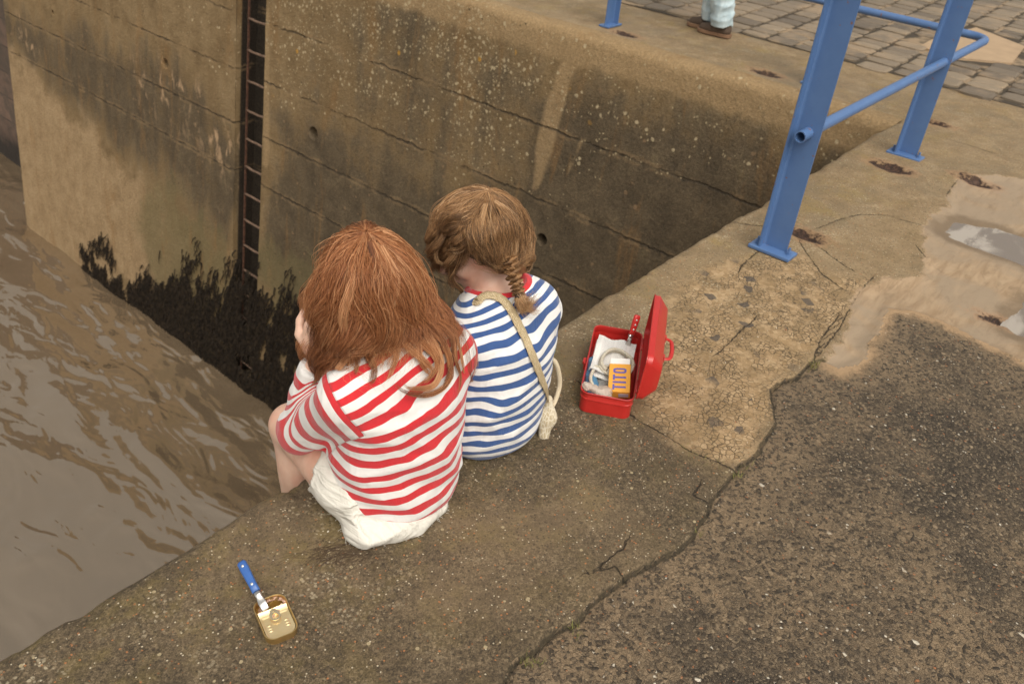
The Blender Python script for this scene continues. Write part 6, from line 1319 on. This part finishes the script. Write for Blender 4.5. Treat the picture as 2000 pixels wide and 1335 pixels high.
# ---- raffia bag worn by the girl in blue: strap across her back, pouch at her hip
def raffia_bag():
    root = thing('shoulder_bag', 'raffia shoulder bag with cream rope handle hanging at the hip of the girl in blue', 'bag', tuple(G(1063, 845, .0)))
    shirt_o = [o for o in bpy.data.objects if o.name.startswith('striped_shirt')][-1]
    from mathutils.bvhtree import BVHTree
    body_o = [o for o in bpy.data.objects if o.name.startswith('body') and o.parent == shirt_o.parent][0]
    vv_, pp_ = merge([([v.co for v in o_.data.vertices], [p.vertices[:] for p in o_.data.polygons]) for o_ in (shirt_o, body_o)]); bv = BVHTree.FromPolygons(vv_, pp_)
    def hit(px, py):
        d = Vector(_R@_ray((px, py))).normalized(); h = bv.ray_cast(Vector((0, 0, CAMH)), d); return (np.array(h[0]), np.array(h[1])) if h[0] else None
    n = NM('raffia'); w = n.t.nodes.new('ShaderNodeTexWave'); w.wave_type = 'BANDS'; w.inputs['Scale'].default_value = 95; w.inputs['Distortion'].default_value = 9; w.inputs['Detail'].default_value = 3; w.inputs['Detail Scale'].default_value = 2.2; n.t.links.new(n.co, w.inputs[0])
    n.set(Base_Color=n.mix(w.outputs[1], (.50, .36, .18), (.80, .66, .43)), Roughness=.75); n.bump(w.outputs[1], .8, .003)
    pts, nn = [], []
    for p in [(934, 590), (939, 584), (948, 579), (960, 578), (972, 581), (982, 587), (991, 597), (1001, 612), (1013, 636), (1025, 661), (1036, 688), (1047, 715), (1056, 740), (1064, 760)]:
        h = hit(*p)
        if h: pts.append(h[0]+h[1]*.005); nn.append(h[1])
    lead = [pts[0]+np.array([.03, .11, -.10]), pts[0]+np.array([.004, .055, -.03])]; nn = [nn[0], nn[0]]+nn; pts = lead+pts
    end = PY(1071, 782, 1.0); pts.append(end); nn.append(nrm([.5, -.8, .2])); P = smooth_poly(pts, 70); Nn_ = smooth_poly(nn, 70); T = np.gradient(P, axis=0); T /= np.linalg.norm(T, axis=1, keepdims=True)
    rings = []
    for i in range(70):
        n_ = nrm(Nn_[i]-T[i]*(Nn_[i]@T[i])); s = np.cross(T[i], n_); w_ = .0102*(1 if i < 60 else 1-.35*(i-60)/9)*(1+.06*math.sin(i*1.7)); rings.append([P[i]+s*w_*math.cos(a)+n_*.0016*math.sin(a)*(1+.25*math.cos(3*a+i*1.3)) for a in np.linspace(0, 2*math.pi, 13)[:-1]])
    v, f = loft(rings); local(mesh_obj('strap', v, f, n.m, root), root)
    n2 = NM('netted_canvas'); w2 = n2.noise(120, 3); ed = n2.vor(150, n2.map((1, 1, .35)), 'DISTANCE_TO_EDGE'); n2.set(Base_Color=n2.mix(n2.ss(ed, .06, .14), (.66, .59, .46), n2.mix(w2, (.42, .33, .20), (.54, .45, .31))), Roughness=.85); n2.bump(ed, .6, .004)
    b0, b1, b2 = np.array(end), PY(1068, 815, 1.0), PY(1062, 850, .995); base0 = field_fn([('cap', b0, b1, .012, .023, .02), ('cap', b1, b2, .023, .015, .02)])
    vd_ = nrm(np.array([.75, .62, -.2])); base = lambda P: base0(P+np.outer((P-b1)@vd_, vd_)*.0+((P-b1)@vd_)[:, None]*vd_*.6)
    o, _ = nets_obj('pouch', lambda P: base(P)+.0035*fbm(P*np.array([1, 1, .35]), 60, 97, 3), np.minimum(b0, b2)-.05, np.maximum(b0, b2)+.05, .0035, n2.m, None, 1); o.parent = root; local(o, root)
    n3 = NM('twisted_rope'); w3 = n3.t.nodes.new('ShaderNodeTexWave'); w3.inputs['Scale'].default_value = 110; n3.t.links.new(n3.map((1, 1, 1), (.4, .2, .9)), w3.inputs[0]); n3.set(Base_Color=n3.mix(w3.outputs[1], (.60, .47, .30), (.76, .66, .49)), Roughness=.9); n3.bump(w3.outputs[1], .6, .003)
    hp = [PY(1074, 700, 1.045), PY(1084, 706, 1.03), PY(1091, 726, 1.02), PY(1093, 752, 1.012), PY(1086, 778, 1.005), PY(1079, 792, 1.0), PY(1074, 800, 1.0)]; v, f = tube_vf(smooth_poly(hp, 40), .0064, 12); local(mesh_obj('rope_handle', v, f, n3.m, root), root)
raffia_bag()
def mint_box():
    bm = bmesh.new(); add_box(bm, (0, 0, .02), (.085, .05, .04)); bevel_all(bm, .003); o = bm_obj('carton', bm, plain('mint_card', (.20, .42, .34), .5, var=.06)); p = G(1068, 700); o.location = (p[0], p[1]+.01, .001); o.rotation_euler = (0, 0, math.radians(24))
    r = thing('carton', 'mint green carton partly hidden behind the girl in blue', 'carton', (p[0], p[1]+.01, .001), math.radians(24)); o.name = 'box_body'; o.parent = r; o.location = (0, 0, 0); o.rotation_euler = (0, 0, 0)
    bm = bmesh.new(); add_box(bm, (0, 0, .0405), (.080, .046, .0012)); bm_obj('box_lid', bm, plain('pale_mint', (.42, .62, .53), .5), r)
mint_box()

# ---- ground litter: made-up strands for a dark smear, grit, grass in the joints
def litter():
    g = np.random.default_rng(41); S_ = []
    for i in range(120):
        p = G(g.normal(665, 38), g.normal(1078, 12)); a = math.radians(g.normal(-8, 22)); L = g.uniform(.04, .13); t = np.linspace(-.5, .5, 10); k = g.normal()*5
        x = p[0]+L*t*math.cos(a)-k*L*L*t*t*math.sin(a); y = p[1]+L*t*math.sin(a)+k*L*L*t*t*math.cos(a); S_.append(np.column_stack([x, y, np.full(10, .0022)+.0025*g.random()*(1-4*t*t)]))
    tag(strand_mesh('smear_strands', np.array(S_), .00033, g.random(120), plain('smear_fibre', (.060, .032, .016), .7), None), 'thin dark strands standing in for a faint hair-like smear on the concrete behind the girl in red', 'strands', kind='stuff')
    V, F, R_ = [], [], []
    tv = [Vector(p) for p in ((1, 0, -.3), (.3, .9, -.25), (-.8, .6, -.3), (-.7, -.7, -.3), (.4, -.9, -.3), (.5, .1, .6), (-.3, .4, .65), (-.2, -.4, .6))]; tf = [(0, 1, 5), (1, 2, 6), (1, 6, 5), (2, 3, 6), (3, 7, 6), (3, 4, 7), (4, 0, 5), (4, 5, 7), (5, 6, 7)]
    for i in range(1500):
        if i < 950:
            while True:
                x, y = g.uniform(.2, 4.2), g.uniform(-.6, 1.2)
                if poly_sdf(np.array([[x, y]]), ASPH)[0] < -.03 and poly_sdf(np.array([[x, y]]), SILT)[0] > .03: break
            z0, s = -.021, g.choice([.0018, .0028, .0042, .0058], p=[.4, .37, .18, .05])
        else:
            while True:
                x, y = g.uniform(.2, 2.6), g.uniform(.3, 1.28)
                if poly_sdf(np.array([[x, y]]), ASPH)[0] > .03: break
            z0, s = .0012, g.choice([.0013, .002, .0030], p=[.5, .4, .1])
        a = g.uniform(0, 6.28); k = len(V); t = g.random(); e = g.uniform(.6, 1.3)
        for v in tv: V.append((x+s*(v.x*math.cos(a)*e-v.y*math.sin(a)), y+s*(v.x*math.sin(a)*e+v.y*math.cos(a)), z0+s*(v.z+.3)*.9+.001)); R_.append(t)
        F += [tuple(j+k for j in q) for q in tf]
    n = NM('grit_stone'); n.set(Base_Color=n.ramp(n.attr('rnd'), [(0, (.08, .065, .05)), (.42, (.17, .13, .09)), (.62, (.30, .22, .14)), (.80, (.44, .37, .27)), (.88, (.36, .15, .07)), (.94, (.62, .57, .48))], True), Roughness=.8)
    tag(mesh_obj('grit', V, F, n.m, smooth=False, attrs={'rnd': R_}), 'loose grit and small stones scattered over the tarmac and concrete', 'grit', kind='stuff')
    V, F = [], []
    spots = [((1330, 878), 16, 8), ((1352, 890), 20, 9), ((1378, 902), 24, 9), ((1405, 912), 24, 8), ((1441, 928), 14, 7), ((1458, 912), 10, 6), ((1588, 712), 12, 6), ((1596, 708), 12, 6), ((1030, 1290), 9, 9), ((1052, 1296), 12, 9), ((1362, 1040), 6, 5), ((1120, 1222), 6, 5), ((1128, 1240), 6, 5)]
    for (p, m, sp_) in spots:
        for _ in range(m*2):
            q = G(p[0]+g.normal()*sp_, p[1]+g.normal()*sp_*.6); a = g.uniform(0, 6.28); L = g.uniform(.008, .024); w = g.uniform(.0006, .0011); k = len(V)
            for i in range(4):
                u = i/3; xo = L*.65*u*u; V += [(q[0]+xo*math.cos(a)-w*(1-u*.9)*math.sin(a), q[1]+xo*math.sin(a)+w*(1-u*.9)*math.cos(a), -.012+L*u), (q[0]+xo*math.cos(a)+w*(1-u*.9)*math.sin(a), q[1]+xo*math.sin(a)-w*(1-u*.9)*math.cos(a), -.012+L*u)]
            for i in range(3): F.append((k+2*i, k+2*i+1, k+2*i+3, k+2*i+2))
    n = NM('grass_blade'); n.set(Base_Color=n.mix(n.noise(30, 2), (.10, .11, .02), (.25, .23, .05)), Roughness=.6); tag(mesh_obj('grass', V, F, n.m), 'sparse short grass growing in the joint between concrete and tarmac', 'grass', kind='stuff')
litter()
